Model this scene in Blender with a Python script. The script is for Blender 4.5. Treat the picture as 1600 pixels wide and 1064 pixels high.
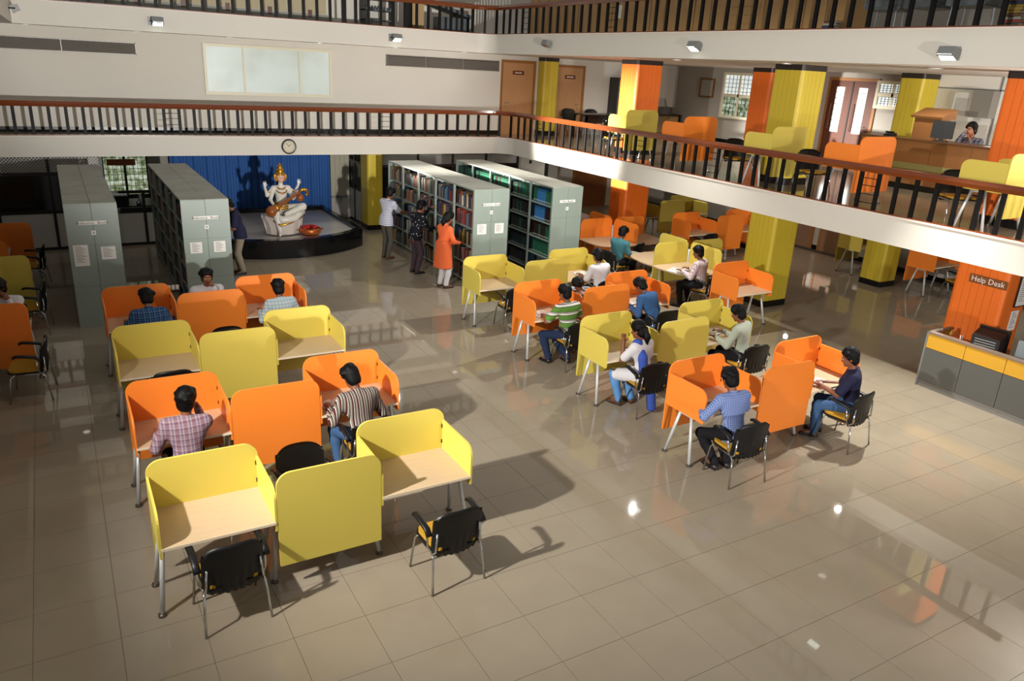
import bpy, math, random
import numpy as np
from mathutils import Matrix, Vector

for _o in list(bpy.data.objects): bpy.data.objects.remove(_o)
SC = bpy.context.scene
COL = SC.collection
PI = math.pi
random.seed(7)

# ------------------------------------------------------------------ camera
cam = bpy.data.cameras.new('camera'); camo = bpy.data.objects.new('camera', cam); COL.objects.link(camo)
R = ((0.8646036914635127, -0.4998152549542645, 0.051431193090098117),
     (0.12634541548185602, 0.3153391744032714, 0.9405307230885019),
     (-0.48630987312040497, -0.8066882396574696, 0.3357927803034911))
mw = Matrix(R).transposed().to_4x4(); mw.translation = (0, 0, 4.6)
camo.matrix_world = mw
cam.sensor_fit = 'HORIZONTAL'; cam.sensor_width = 36; cam.lens = 1194 / 1600 * 36
cam.clip_start = 0.05; cam.clip_end = 200
SC.camera = camo

# ------------------------------------------------------------------ world, exposure, main lamps
w = bpy.data.worlds.new('world'); SC.world = w; w.use_nodes = True
w.node_tree.nodes['Background'].inputs[0].default_value = (1.0, 0.965, 0.915, 1)
w.node_tree.nodes['Background'].inputs[1].default_value = 0.34
SC.view_settings.view_transform = 'Standard'; SC.view_settings.look = 'None'
SC.view_settings.gamma = 1; SC.view_settings.use_curve_mapping = False
SC.view_settings.exposure = 0.0

def lamp(name, kind, loc, energy, color=(1, 1, 1), aim=None, radius=0.1, spot=None, blend=0.5, size=None):
    l = bpy.data.lights.new(name, kind); l.energy = energy; l.color = color
    if kind in ('SPOT', 'POINT'): l.shadow_soft_size = radius
    if kind == 'SPOT': l.spot_size = math.radians(spot); l.spot_blend = blend
    if kind == 'AREA': l.shape = 'RECTANGLE'; l.size, l.size_y = size
    o = bpy.data.objects.new(name, l); COL.objects.link(o); o.location = loc
    if aim is not None:
        o.rotation_euler = (Vector(aim) - Vector(loc)).to_track_quat('-Z', 'Y').to_euler()
    return o
# photographer's strobes, added fill spots and the hall's own lamps
lamp('strobe_left', 'SPOT', (-2.6, 4.8, 4.80), 4300, (1, 0.975, 0.935), (11.0, 9.5, 0.9), 0.09, 95, 1.0)
lamp('strobe_front', 'SPOT', (4.0, -8.0, 2.2), 4200, (1, 0.98, 0.95), (12.5, 18.0, 2.3), 0.15, 50, 0.8)
lamp('wall_fill', 'SPOT', (4.0, -8.0, 2.6), 15500, (1, 0.98, 0.94), (4.6, 21.0, 7.2), 0.15, 34, 0.6)  # added spot to brighten the corridor wall, kept off the near carrels
lamp('strobe_back', 'SPOT', (-1.2, 19.2, 4.0), 60000, (1, 0.96, 0.9), (11.7, 16.8, 2.85), 0.12, 19, 0.9)
lamp('strobe_gallery', 'SPOT', (12.7, 2.2, 4.55), 380, (1, 0.96, 0.9), (13.6, 9.0, 4.0), 0.12, 150, 0.7)
lamp('soffit_fill', 'SPOT', (14.4, 3.3, 3.75), 1300, (1, 0.97, 0.92), (14.6, 4.2, 4.9), 0.2, 160, 0.6)  # added upward spot that brightens the right soffit and fills the upstairs room
lamp('flood_right', 'SPOT', (10.75, 6.8, 5.0), 1700, (1, 0.985, 0.94), (10.3, 6.0, 0.0), 0.05, 74, 0.9)
lamp('flood_middle', 'SPOT', (10.75, 11.9, 5.05), 1100, (1, 0.985, 0.94), (8.5, 12.0, 0.0), 0.05, 120, 0.9)
lamp('flood_back', 'SPOT', (8.1, 20.05, 5.05), 260, (1, 0.985, 0.94), (7.0, 15.0, 0.0), 0.05, 120, 0.9)
for i, (x, y) in enumerate(((13.6, 21.3), (12.3, 18.6), (15.5, 19.0), (15.0, 13.6), (15.0, 9.5), (17.5, 17.5), (18.3, 12.0))):
    lamp('gallery_downlight', 'SPOT', (x, y, 4.85), 85, (1, 0.95, 0.86), (x, y, 0), 0.06, 165, 0.6)
for i, (x, y) in enumerate(((14.0, 20.0), (14.2, 13.5), (14.6, 8.0), (17.5, 8.0), (17.2, 13.6), (17.0, 18.5))):
    lamp('hall_downlight', 'SPOT', (x, y, 2.15), 42, (1, 0.93, 0.82), (x, y, 0), 0.06, 165, 0.6)

# ------------------------------------------------------------------ materials
def lin(c): return c / 12.92 if c <= 0.04045 else ((c + 0.055) / 1.055) ** 2.4
def hexc(h):
    h = h.lstrip('#'); return tuple(lin(int(h[i:i + 2], 16) / 255) for i in (0, 2, 4)) + (1,)
MATS = {}
def mat(name, col, rough=0.5, metal=0.0, spec=0.5, noise=0.0, scale=4.0, bump=0.0, bscale=60.0, coat=0.0, emit=None, estr=0.0, trans=0.0, stretch=None, alpha=1.0):
    if name in MATS: return MATS[name]
    m = bpy.data.materials.new(name); MATS[name] = m; m.use_nodes = True
    nt = m.node_tree; b = nt.nodes['Principled BSDF']
    c = hexc(col) if isinstance(col, str) else tuple(col) + (1,)
    b.inputs['Base Color'].default_value = c
    b.inputs['Roughness'].default_value = rough; b.inputs['Metallic'].default_value = metal
    b.inputs['Specular IOR Level'].default_value = spec; b.inputs['Coat Weight'].default_value = coat
    b.inputs['Coat Roughness'].default_value = 0.05
    b.inputs['Transmission Weight'].default_value = trans; b.inputs['Alpha'].default_value = alpha
    if emit is not None:
        b.inputs['Emission Color'].default_value = hexc(emit) if isinstance(emit, str) else tuple(emit) + (1,)
        b.inputs['Emission Strength'].default_value = estr
    if noise or bump:
        tc = nt.nodes.new('ShaderNodeTexCoord'); n = nt.nodes.new('ShaderNodeTexNoise')
        mp = nt.nodes.new('ShaderNodeMapping'); nt.links.new(tc.outputs['Object'], mp.inputs['Vector'])
        if stretch: mp.inputs['Scale'].default_value = stretch
        nt.links.new(mp.outputs['Vector'], n.inputs['Vector']); n.inputs['Scale'].default_value = scale
        n.inputs['Detail'].default_value = 4
        if noise:
            mx = nt.nodes.new('ShaderNodeMix'); mx.data_type = 'RGBA'
            mx.inputs[6].default_value = tuple(x * (1 - noise) for x in c[:3]) + (1,)
            mx.inputs[7].default_value = tuple(min(1, x * (1 + noise)) for x in c[:3]) + (1,)
            nt.links.new(n.outputs['Fac'], mx.inputs[0]); nt.links.new(mx.outputs[2], b.inputs['Base Color'])
        if bump:
            n2 = nt.nodes.new('ShaderNodeTexNoise'); n2.inputs['Scale'].default_value = bscale
            nt.links.new(mp.outputs['Vector'], n2.inputs['Vector'])
            bp = nt.nodes.new('ShaderNodeBump'); bp.inputs['Strength'].default_value = bump; bp.inputs['Distance'].default_value = 0.01
            nt.links.new(n2.outputs['Fac'], bp.inputs['Height']); nt.links.new(bp.outputs['Normal'], b.inputs['Normal'])
    return m

def pattern(name, base, layers, rough=0.85, dots=None):
    """cloth with woven stripes: layers = [(axis, period_m, [(pos, hex), ...])], multiplied over base"""
    m = bpy.data.materials.new(name); m.use_nodes = True; nt = m.node_tree; b = nt.nodes['Principled BSDF']
    b.inputs['Roughness'].default_value = rough; b.inputs['Specular IOR Level'].default_value = 0.2
    tc = nt.nodes.new('ShaderNodeTexCoord'); sp = nt.nodes.new('ShaderNodeSeparateXYZ')
    nt.links.new(tc.outputs['Object'], sp.inputs[0]); cur = None
    for ax, per, stops in layers:
        d = nt.nodes.new('ShaderNodeMath'); d.operation = 'MULTIPLY'; d.inputs[1].default_value = 1 / per
        nt.links.new(sp.outputs['XYZ'.index(ax)], d.inputs[0])
        f = nt.nodes.new('ShaderNodeMath'); f.operation = 'FRACT'; nt.links.new(d.outputs[0], f.inputs[0])
        r = nt.nodes.new('ShaderNodeValToRGB'); r.color_ramp.interpolation = 'CONSTANT'
        e = r.color_ramp.elements
        while len(e) < len(stops): e.new(0.5)
        for i, (p, h) in enumerate(stops): e[i].position = p; e[i].color = hexc(h)
        nt.links.new(f.outputs[0], r.inputs[0])
        if cur is None: cur = r.outputs[0]
        else:
            mx = nt.nodes.new('ShaderNodeMix'); mx.data_type = 'RGBA'; mx.inputs[0].default_value = 0.5
            nt.links.new(cur, mx.inputs[6]); nt.links.new(r.outputs[0], mx.inputs[7]); cur = mx.outputs[2]
    if dots:
        v = nt.nodes.new('ShaderNodeTexVoronoi'); v.inputs['Scale'].default_value = dots[0]
        nt.links.new(tc.outputs['Object'], v.inputs['Vector'])
        r = nt.nodes.new('ShaderNodeValToRGB'); r.color_ramp.interpolation = 'CONSTANT'
        r.color_ramp.elements[0].color = hexc(dots[1]); r.color_ramp.elements[1].position = dots[2]; r.color_ramp.elements[1].color = hexc(base)
        nt.links.new(v.outputs['Distance'], r.inputs[0]); cur = r.outputs[0]
    nt.links.new(cur, b.inputs['Base Color'])
    return m

ORANGE = mat('orange_laminate', '#f0842f', 0.38, spec=0.4)
YELLOW = mat('yellow_laminate', '#d4c056', 0.38, spec=0.4)
BIRCH = mat('birch_top', '#c4aa89', 0.42, noise=0.10, scale=5, stretch=(1, 9, 1))
BIRCHEDGE = mat('birch_edge', '#e6d6bb', 0.5)
WHITEMETAL = mat('light_grey_metal', '#c4c6c4', 0.35, metal=0.25)
CHROME = mat('chrome', '#c9ccd0', 0.12, metal=1.0)
BLACKP = mat('black_plastic', '#0c0c0d', 0.42, spec=0.4)
SEATF = mat('ochre_seat_fabric', '#b98a1c', 0.9, noise=0.15, scale=60)
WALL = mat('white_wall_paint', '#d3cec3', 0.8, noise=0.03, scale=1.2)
FASCIA = mat('fascia_paint', '#cfcabf', 0.6, noise=0.03, scale=0.8)
SOFFIT = mat('soffit_paint', '#d8d2c9', 0.8)
GREYWALL = mat('grey_wall_paint', '#a9a49b', 0.8, noise=0.04, scale=1.0)
SKIRT = mat('black_skirting', '#0d0d0e', 0.25)
BLACKF = mat('black_frame', '#121213', 0.4)
RAILWOOD = mat('red_brown_wood', '#6f3413', 0.25, noise=0.25, scale=8, stretch=(1, 1, 6), coat=0.4)
RACK = mat('grey_green_enamel', '#8c988f', 0.38, noise=0.05, scale=2.5, metal=0.0)
RACKTOP = mat('dusty_rack_top', '#9c9d92', 0.6, noise=0.32, scale=2.2)
DOORW = mat('pale_teak_door', '#b98a5c', 0.45, noise=0.12, scale=3, stretch=(7, 7, 1))
BROWNW = mat('brown_wood_door', '#5a2c17', 0.4, noise=0.2, scale=3, stretch=(7, 7, 1))
TAN = mat('tan_laminate', '#b08a58', 0.5, noise=0.10, scale=3, stretch=(6, 6, 1))
PAPER = mat('white_paper', '#e9e6df', 0.7)
INK = mat('dark_ink', '#26262a', 0.7)
GLASS = mat('dark_glass', '#20262a', 0.08, trans=0.55)
SKYPANE = mat('daylit_frosted_pane', '#dfe8e6', 0.5, emit='#e4efee', estr=0.62)
STEEL = mat('grey_steel', '#7c7d7c', 0.45, metal=0.2)
HAIR = mat('black_hair', '#060505', 0.5, spec=0.18, noise=0.4, scale=60, bump=0.5, bscale=110)

# ------------------------------------------------------------------ mesh helpers
class G:
    def __init__(s): s.v = []; s.f = []; s.m = []
    def add(s, vs, fs, mi=0):
        o = len(s.v); s.v += [tuple(p) for p in vs]
        for q in fs: s.f.append([i + o for i in q]); s.m.append(mi)
        return s
    def box(s, a, b, mi=0):
        x0, y0, z0 = a; x1, y1, z1 = b
        return s.add([(x0, y0, z0), (x1, y0, z0), (x1, y1, z0), (x0, y1, z0), (x0, y0, z1), (x1, y0, z1), (x1, y1, z1), (x0, y1, z1)],
                     [(0, 3, 2, 1), (4, 5, 6, 7), (0, 1, 5, 4), (1, 2, 6, 5), (2, 3, 7, 6), (3, 0, 4, 7)], mi)
    def prism(s, poly, ax, t0, t1, mi=0):
        """poly: 2d points (counter-clockwise); ax: extrusion axis"""
        n = len(poly)
        def P(u, v, t): return {'x': (t, u, v), 'y': (u, t, v), 'z': (u, v, t)}[ax]
        vs = [P(u, v, t0) for u, v in poly] + [P(u, v, t1) for u, v in poly]
        fs = [list(range(n))[::-1], list(range(n, 2 * n))] + [(i, (i + 1) % n, (i + 1) % n + n, i + n) for i in range(n)]
        if ax == 'y': fs = [q[::-1] for q in map(list, fs)]
        return s.add(vs, fs, mi)
    def tube(s, pts, r, n=8, mi=0, cap=True):
        pts = [Vector(p) for p in pts]; rs = r if isinstance(r, (list, tuple)) else [r] * len(pts)
        vs = []; fs = []; up = None
        for i, p in enumerate(pts):
            a = pts[max(i - 1, 0)]; b = pts[min(i + 1, len(pts) - 1)]; t = (b - a).normalized()
            if up is None: up = Vector((0, 0, 1)) if abs(t.z) < 0.9 else Vector((1, 0, 0))
            x = t.cross(up).normalized(); y = x.cross(t).normalized(); up = y
            for k in range(n):
                an = 2 * PI * k / n; vs.append(p + (x * math.cos(an) + y * math.sin(an)) * rs[i])
        for i in range(len(pts) - 1):
            for k in range(n):
                k2 = (k + 1) % n; fs.append((i * n + k, i * n + k2, (i + 1) * n + k2, (i + 1) * n + k))
        if cap: fs += [list(range(n))[::-1], [(len(pts) - 1) * n + k for k in range(n)]]
        return s.add(vs, fs, mi)
    def lathe(s, prof, c=(0, 0, 0), n=20, mi=0, scale=(1, 1)):
        vs = []; fs = []
        for r, z in prof:
            for k in range(n):
                a = 2 * PI * k / n; vs.append((c[0] + r * math.cos(a) * scale[0], c[1] + r * math.sin(a) * scale[1], c[2] + z))
        for i in range(len(prof) - 1):
            for k in range(n):
                k2 = (k + 1) % n; fs.append((i * n + k, i * n + k2, (i + 1) * n + k2, (i + 1) * n + k))
        fs += [list(range(n))[::-1], [(len(prof) - 1) * n + k for k in range(n)]]
        return s.add(vs, fs, mi)
    def sweep(s, path, prof, mi=0):
        """prof (offset to the left of travel, z) swept along an xy path"""
        n = len(prof); vs = []; fs = []; N = len(path)
        for i, p in enumerate(path):
            a = Vector(path[max(i - 1, 0)]); b = Vector(path[min(i + 1, N - 1)]); t = (b - a).normalized()
            nx = Vector((-t.y, t.x)); k = 1.0
            if 0 < i < N - 1:
                t0 = (Vector(path[i]) - a).normalized(); k = 1 / max(0.5, t0.dot(t))
            for o, z in prof: vs.append((p[0] + nx.x * o * k, p[1] + nx.y * o * k, z))
        for i in range(N - 1):
            for k in range(n):
                k2 = (k + 1) % n; fs.append((i * n + k, (i + 1) * n + k, (i + 1) * n + k2, i * n + k2))
        fs += [list(range(n)), [(N - 1) * n + k for k in range(n)][::-1]]
        return s.add(vs, fs, mi)
    def mesh(s, name, mats, smooth=False):
        me = bpy.data.meshes.new(name); me.from_pydata(s.v, [], s.f)
        for m in (mats if isinstance(mats, (list, tuple)) else [mats]): me.materials.append(m)
        if any(s.m): me.polygons.foreach_set('material_index', s.m)
        if smooth: me.polygons.foreach_set('use_smooth', [True] * len(s.f))
        me.update(); return me
CACHE = {}
def cm(key, fn):
    if key not in CACHE: CACHE[key] = fn()
    return CACHE[key]
def ob(name, me, parent=None, loc=(0, 0, 0), rz=0.0, kind=None):
    o = bpy.data.objects.new(name, me); COL.objects.link(o); o.location = loc
    if rz: o.rotation_euler = (0, 0, rz)
    if parent: o.parent = parent
    if kind: o['kind'] = kind
    return o
def tag(o, label, cat, group=None):
    o['label'] = label; o['category'] = cat
    if group: o['group'] = group
    return o
def thing(name, label, cat, loc=(0, 0, 0), rz=0.0, group=None):
    o = bpy.data.objects.new(name, None); COL.objects.link(o); o.location = loc; o.rotation_euler = (0, 0, rz)
    o.empty_display_size = 0.1
    return tag(o, label, cat, group)
def part(name, g, m, parent, smooth=False, loc=(0, 0, 0), rz=0.0):
    return ob(name, g.mesh(name, m, smooth), parent, loc, rz)
def struct(name, g, m, parent=None, smooth=False):
    o = ob(name, g.mesh(name, m, smooth), parent)
    if parent is None: o['kind'] = 'structure'
    return o
def rrect(w0, w1, h0, h1, r, n=6):
    """rounded rectangle, r = radii (bl, br, tr, tl)"""
    out = []
    for (cx, cy, a0, rr) in ((w0 + r[0], h0 + r[0], PI, r[0]), (w1 - r[1], h0 + r[1], 1.5 * PI, r[1]), (w1 - r[2], h1 - r[2], 0, r[2]), (w0 + r[3], h1 - r[3], 0.5 * PI, r[3])):
        if rr <= 0: out.append((cx, cy)); continue
        for i in range(n + 1):
            a = a0 + 0.5 * PI * i / n; out.append((cx + rr * math.cos(a), cy + rr * math.sin(a)))
    return out
def text(s, size, loc, rot, m, parent=None, name='lettering', depth=0.002, align='CENTER'):
    cu = bpy.data.curves.new('t', 'FONT'); cu.body = s; cu.size = size; cu.align_x = align; cu.align_y = 'CENTER'; cu.extrude = depth
    cu.resolution_u = 2
    t = bpy.data.objects.new('t', cu); COL.objects.link(t)
    bpy.context.view_layer.update()
    me = bpy.data.meshes.new_from_object(t.evaluated_get(bpy.context.evaluated_depsgraph_get()))
    bpy.data.objects.remove(t); me.materials.clear(); me.materials.append(m)
    o = ob(name, me, parent, loc); o.rotation_euler = rot; return o
FRONT = (PI / 2, 0, 0); FACEX = (PI / 2, 0, -PI / 2)

# ------------------------------------------------------------------ setting: floors
Z1, ZC1, Z2, ZC2 = 2.62, 2.19, 5.41, 4.95
def tile_mat():
    m = bpy.data.materials.new('polished_vitrified_tile'); m.use_nodes = True; nt = m.node_tree; b = nt.nodes['Principled BSDF']
    b.inputs['Roughness'].default_value = 0.028; b.inputs['Specular IOR Level'].default_value = 0.36
    tc = nt.nodes.new('ShaderNodeTexCoord'); oi = nt.nodes.new('ShaderNodeObjectInfo')
    n = nt.nodes.new('ShaderNodeTexNoise'); n.inputs['Scale'].default_value = 2.2; n.inputs['Detail'].default_value = 5
    ad = nt.nodes.new('ShaderNodeVectorMath'); ad.operation = 'ADD'
    nt.links.new(tc.outputs['Object'], ad.inputs[0]); nt.links.new(oi.outputs['Location'], ad.inputs[1]); nt.links.new(ad.outputs[0], n.inputs['Vector'])
    r = nt.nodes.new('ShaderNodeValToRGB'); r.color_ramp.elements[0].color = hexc('#8f8370'); r.color_ramp.elements[1].color = hexc('#9d917d')
    nt.links.new(n.outputs['Fac'], r.inputs[0]); nt.links.new(r.outputs[0], b.inputs['Base Color'])
    return m
TILE = tile_mat()
GROUT = mat('dark_grout', '#4a4238', 0.9)
floor = struct('floor', G().box((-7, -3, -0.12), (19.1, 24.2, -0.003)), GROUT)
TS, TX, TY = 0.626, -0.03, 5.93
cand = []
for i in range(-11, 31):
    for j in range(-14, 30):
        x, y = TX + (i + 0.5) * TS, TY + (j + 0.5) * TS
        if x < -6.8 or x > 19 or y < -2.8 or y > 24: continue
        c = Vector((R[0][0] * x + R[0][1] * y - R[0][2] * 4.6, R[1][0] * x + R[1][1] * y - R[1][2] * 4.6, R[2][0] * x + R[2][1] * y - R[2][2] * 4.6))
        vis = c.z < -0.5 and -60 < 800 + 1194 * c.x / -c.z < 1660 and 532 - 1194 * c.y / -c.z < 1120
        cand.append((c.length if vis else 999, x, y))
cand.sort()
TILEM = G().box((-TS / 2 + 0.0018, -TS / 2 + 0.0018, -0.009), (TS / 2 - 0.0018, TS / 2 - 0.0018, 0)).mesh('floor_tile', TILE)
for d, x, y in cand[:300]: ob('floor_tile', TILEM, floor, (x, y, 0))
g = G()
for d, x, y in cand[300:]: g.box((x - TS / 2 + 0.0018, y - TS / 2 + 0.0018, -0.009), (x + TS / 2 - 0.0018, y + TS / 2 - 0.0018, 0))
part('floor_tile_field', g, TILE, floor)['kind'] = 'stuff'

def gallery_floor_mat():
    m = bpy.data.materials.new('gallery_floor_tile'); m.use_nodes = True; nt = m.node_tree; b = nt.nodes['Principled BSDF']
    b.inputs['Roughness'].default_value = 0.1
    tc = nt.nodes.new('ShaderNodeTexCoord'); br = nt.nodes.new('ShaderNodeTexBrick'); br.offset = 0
    nt.links.new(tc.outputs['Object'], br.inputs['Vector']); br.inputs['Scale'].default_value = 1 / 0.6
    br.inputs['Brick Width'].default_value = 1; br.inputs['Row Height'].default_value = 1; br.inputs['Mortar Size'].default_value = 0.006
    br.inputs['Color1'].default_value = hexc('#8a7d69'); br.inputs['Color2'].default_value = hexc('#91846f'); br.inputs['Mortar'].default_value = hexc('#4a4238')
    nt.links.new(br.outputs['Color'], b.inputs['Base Color']); return m
GTILE = gallery_floor_mat()
def arc(cx, cy, r, a0, a1, n=10): return [(cx + r * math.cos(math.radians(a0 + (a1 - a0) * i / n)), cy + r * math.sin(math.radians(a0 + (a1 - a0) * i / n))) for i in range(n + 1)]
XF, YF, XF2 = 11.67, 20.3, 11.0
P1 = [(-6, YF)] + arc(XF - 0.5, YF - 0.5, 0.5, 90, 0) + [(XF, 1.0)]
P2 = [(-0.45, 1.0), (-0.45, YF)] + arc(XF2 - 0.5, YF - 0.5, 0.5, 90, 0) + [(XF2, 1.0)]
P1c = [(p[0], p[1]) for p in P1]
def slab(name, path, z0, z1, m):
    if path is P1: poly = P1[::-1] + [(-6, 22.9), (19.1, 22.9), (19.1, 1.0)]
    else: poly = P2[::-1] + [(-6, 1.0), (-6, 22.9), (19.1, 22.9), (19.1, 1.0)]
    return struct(name, G().prism(poly, 'z', z0, z1), m)
struct('ceiling', G().prism([(x, y) for x, y in (P1[::-1] + [(-6, 22.9), (19.1, 22.9), (19.1, 1.0)])][::-1], 'z', ZC1, ZC1 + 0.05), SOFFIT)
struct('floor', G().prism([(x, y) for x, y in (P1[::-1] + [(-6, 22.9), (19.1, 22.9), (19.1, 1.0)])][::-1], 'z', Z1 - 0.06, Z1), GTILE)
struct('ceiling', G().prism([(x, y) for x, y in (P2[::-1] + [(-6, 1.0), (-6, 22.9), (19.1, 22.9), (19.1, 1.0)])][::-1], 'z', ZC2, ZC2 + 0.05), SOFFIT)
struct('floor', G().prism([(x, y) for x, y in (P2[::-1] + [(-6, 1.0), (-6, 22.9), (19.1, 22.9), (19.1, 1.0)])][::-1], 'z', Z2 - 0.06, Z2), GTILE)
prof = lambda z0, z1, t0, t1: [(t0, z0), (t1, z0), (t1, z1), (t0, z1)]
t = struct('trim_1', G().sweep(P1, prof(ZC1 - 0.005, Z1 + 0.005, -0.02, 0.12)), FASCIA, smooth=False)
part('coping', G().sweep(P1, prof(Z1 + 0.005, Z1 + 0.03, -0.035, 0.13)), mat('coping_paint', '#dccfc4', 0.5), t)
t = struct('trim_2', G().sweep(P2, prof(ZC2 - 0.005, Z2 + 0.005, -0.02, 0.12)), FASCIA)
part('coping', G().sweep(P2, prof(Z2 + 0.005, Z2 + 0.03, -0.035, 0.13)), mat('coping_paint', '#dccfc4', 0.5), t)
# unseen gallery along the left side, first floor; edge widened to shade the carrels
struct('floor', G().box((-6, 1.0, ZC1), (-1.9, 7.5, Z1)).box((-6, 7.5, ZC1), (-1.05, YF - 0.02, Z1)), SOFFIT)

# ------------------------------------------------------------------ walls
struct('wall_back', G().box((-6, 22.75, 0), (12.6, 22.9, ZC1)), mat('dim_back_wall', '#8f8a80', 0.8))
struct('wall_back', G().box((-6, 21.5, Z1), (12.05, 21.62, ZC2)), WALL)
struct('wall_back', G().box((12.55, 22.6, 0), (19.1, 22.75, ZC1)), WALL)
struct('wall_back', G().box((12.05, 21.6, Z1), (19.1, 21.75, ZC2)), WALL)
struct('wall_right', G().box((19.1, 0.5, 0), (19.25, 22.9, 8.2)), GREYWALL)
struct('wall_back', G().box((-6, 21.9, Z2), (8.3, 22.02, 8.2)), WALL)
struct('wall_back', G().box((8.3, 22.78, Z2), (19.1, 22.9, 8.2)), WALL)
struct('baseboard_back', G().box((-6, 21.485, Z1), (12.05, 21.5, Z1 + 0.12)), SKIRT)
struct('baseboard_right', G().box((19.085, 0.5, 0), (19.1, 22.6, 0.13)), SKIRT)
struct('baseboard_right', G().box((19.085, 0.5, Z1), (19.1, 22.6, Z1 + 0.13)), SKIRT)
# ------------------------------------------------------------------ railings
BAL = mat('black_baluster', '#0b0908', 0.5, spec=0.2)
def railing(path, zb, label, group=None):
    t = thing('balcony_railing', label, 'railing', (path[1][0], path[1][1], zb), 0)
    L = t.location
    loc = [(x - L.x, y - L.y) for x, y in path]
    part('handrail', G().sweep(loc, [(-0.01, 0.62), (0.07, 0.62), (0.085, 0.68), (0.06, 0.74), (0.0, 0.74), (-0.025, 0.68)]), RAILWOOD, t)
    part('bottom_rail', G().sweep(loc, prof(0.0, 0.02, 0.0, 0.06)), RAILWOOD, t)
    bm = cm('baluster', lambda: G().box((-0.034, -0.02, 0.015), (0.034, 0.02, 0.63)).mesh('baluster', BAL))
    rm = cm('rung', lambda: G().tube([(-0.145, 0, 0), (0.145, 0, 0)], 0.007, 6).mesh('rung', BAL))
    # walk the path
    seg = []; s = 0
    for a, b in zip(loc, loc[1:]):
        d = math.dist(a, b); seg.append((s, s + d, a, b)); s += d
    return t, seg, bm, rm, s
def at(seg, d):
    for s0, s1, a, b in seg:
        if d <= s1 + 1e-6:
            u = (d - s0) / max(s1 - s0, 1e-6); tx, ty = b[0] - a[0], b[1] - a[1]; ln = math.hypot(tx, ty)
            return (a[0] + tx * u - ty / ln * 0.03, a[1] + ty * u + tx / ln * 0.03, math.atan2(ty, tx))
def fill_rail(t, seg, bm, rm, s, first, last, step=0.335, rungs=()):
    d = first; k = 0
    while d < last:
        x, y, a = at(seg, d); ob('baluster', bm, t, (x, y, 0), a + PI / 2 if False else a)
        if k in rungs:
            x, y, a = at(seg, d + step / 2)
            for z in (0.12, 0.26, 0.40, 0.52): ob('rung', rm, t, (x, y, z), a)
        d += step; k += 1
pathA = [(-2.4, YF - 0.0)] + arc(XF - 0.5, YF - 0.5, 0.5, 90, 0) + [(XF, 4.3)]
r = railing(pathA, Z1 + 0.03, 'lower gallery railing with red-brown handrail above the white fascia with the clock', None)
fill_rail(*r, 0.05, r[4], rungs=(14, 30, 46, 59, 66, 77, 86))
pathB = [(-0.45, 14.0), (-0.45, YF)] + arc(XF2 - 0.5, YF - 0.5, 0.5, 90, 0) + [(XF2, 4.5)]
r = railing(pathB, Z2 + 0.03, 'upper gallery railing along the top edge of the photo', None)
fill_rail(*r, 0.1, r[4], rungs=(57, 68))

# ------------------------------------------------------------------ floodlights and downlights
LENS = mat('floodlight_glass', '#ffffff', 0.3, emit='#f2fff6', estr=6.0)
def floodlight(x, y, z, rz, label, on=True):
    t = thing('floodlight', label, 'lamp', (x, y, z), rz)
    part('mounting_plate', G().box((-0.16, -0.0, -0.09), (-0.07, 0.015, 0.09)), STEEL, t)
    part('bracket', G().tube([(-0.11, 0.0, 0), (-0.11, -0.1, 0.0), (0.0, -0.13, 0.02)], 0.014, 6), BLACKF, t)
    part('housing', G().prism([(-0.2, -0.02), (-0.06, -0.09), (-0.02, 0.05), (-0.16, 0.09)], 'x', -0.09, 0.15), STEEL, t)
    g = G().add([(-0.075, -0.205, -0.015), (0.135, -0.205, -0.015), (0.135, -0.068, -0.092), (-0.075, -0.068, -0.092)], [(0, 1, 2, 3)])
    part('lamp_glass', g, LENS if on else GLASS, t)
floodlight(2.35, YF - 0.02, 5.17, 0, 'lit floodlight on upper fascia left of the frosted window')
floodlight(8.11, YF - 0.02, 5.18, 0, 'lit floodlight on upper fascia right of the frosted window')
floodlight(XF2 - 0.02, 17.2, 5.2, -PI / 2, 'dark unlit floodlight on upper fascia near the corner', False)
floodlight(XF2 - 0.02, 11.9, 5.17, -PI / 2, 'lit floodlight on upper fascia above the orange and yellow columns')
floodlight(XF2 - 0.02, 6.8, 5.10, -PI / 2, 'large lit floodlight at right end of the upper fascia')
floodlight(-0.43, 19.3, 5.2, PI / 2, 'unlit floodlight on upper fascia at the far left corner', False)
DLG = mat('downlight_glass', '#ffffff', 0.3, emit='#fff4e4', estr=3.0)
def downlight(x, y, label, z=ZC2):
    t = thing('ceiling_downlight', label, 'lamp', (x, y, z), 0, 'recessed downlights in the soffit')
    rim = cm('dl_rim', lambda: G().lathe([(0.11, 0.0), (0.11, -0.012), (0.085, -0.012), (0.085, 0.0)], n=16).mesh('rim', WHITEMETAL))
    gl = cm('dl_glass', lambda: G().lathe([(0.084, 0.0), (0.084, -0.008)], n=16).mesh('lamp_glass', DLG))
    ob('rim', rim, t); ob('lamp_glass', gl, t)
for x, n in ((-0.2, 'above the left louvre grille, leftmost in the photo'), (2.0, 'above the left louvre grille, second from left'), (4.05, 'above left half of the frosted window'), (6.3, 'above right half of the frosted window'), (8.4, 'above the right louvre grille, nearer the window'), (10.5, 'above the right louvre grille, nearer the doors')):
    downlight(x, 20.95, 'round recessed downlight ' + n)
for x, y, n in ((12.0, 13.6, 'in front of the orange upper column'), (12.4, 10.9, 'in front of the yellow upper column'), (12.6, 8.0, 'above the orange carrel upstairs'), (13.6, 6.6, 'near the right edge of the soffit')):
    downlight(x, y, 'round recessed downlight in right soffit ' + n)

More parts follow.
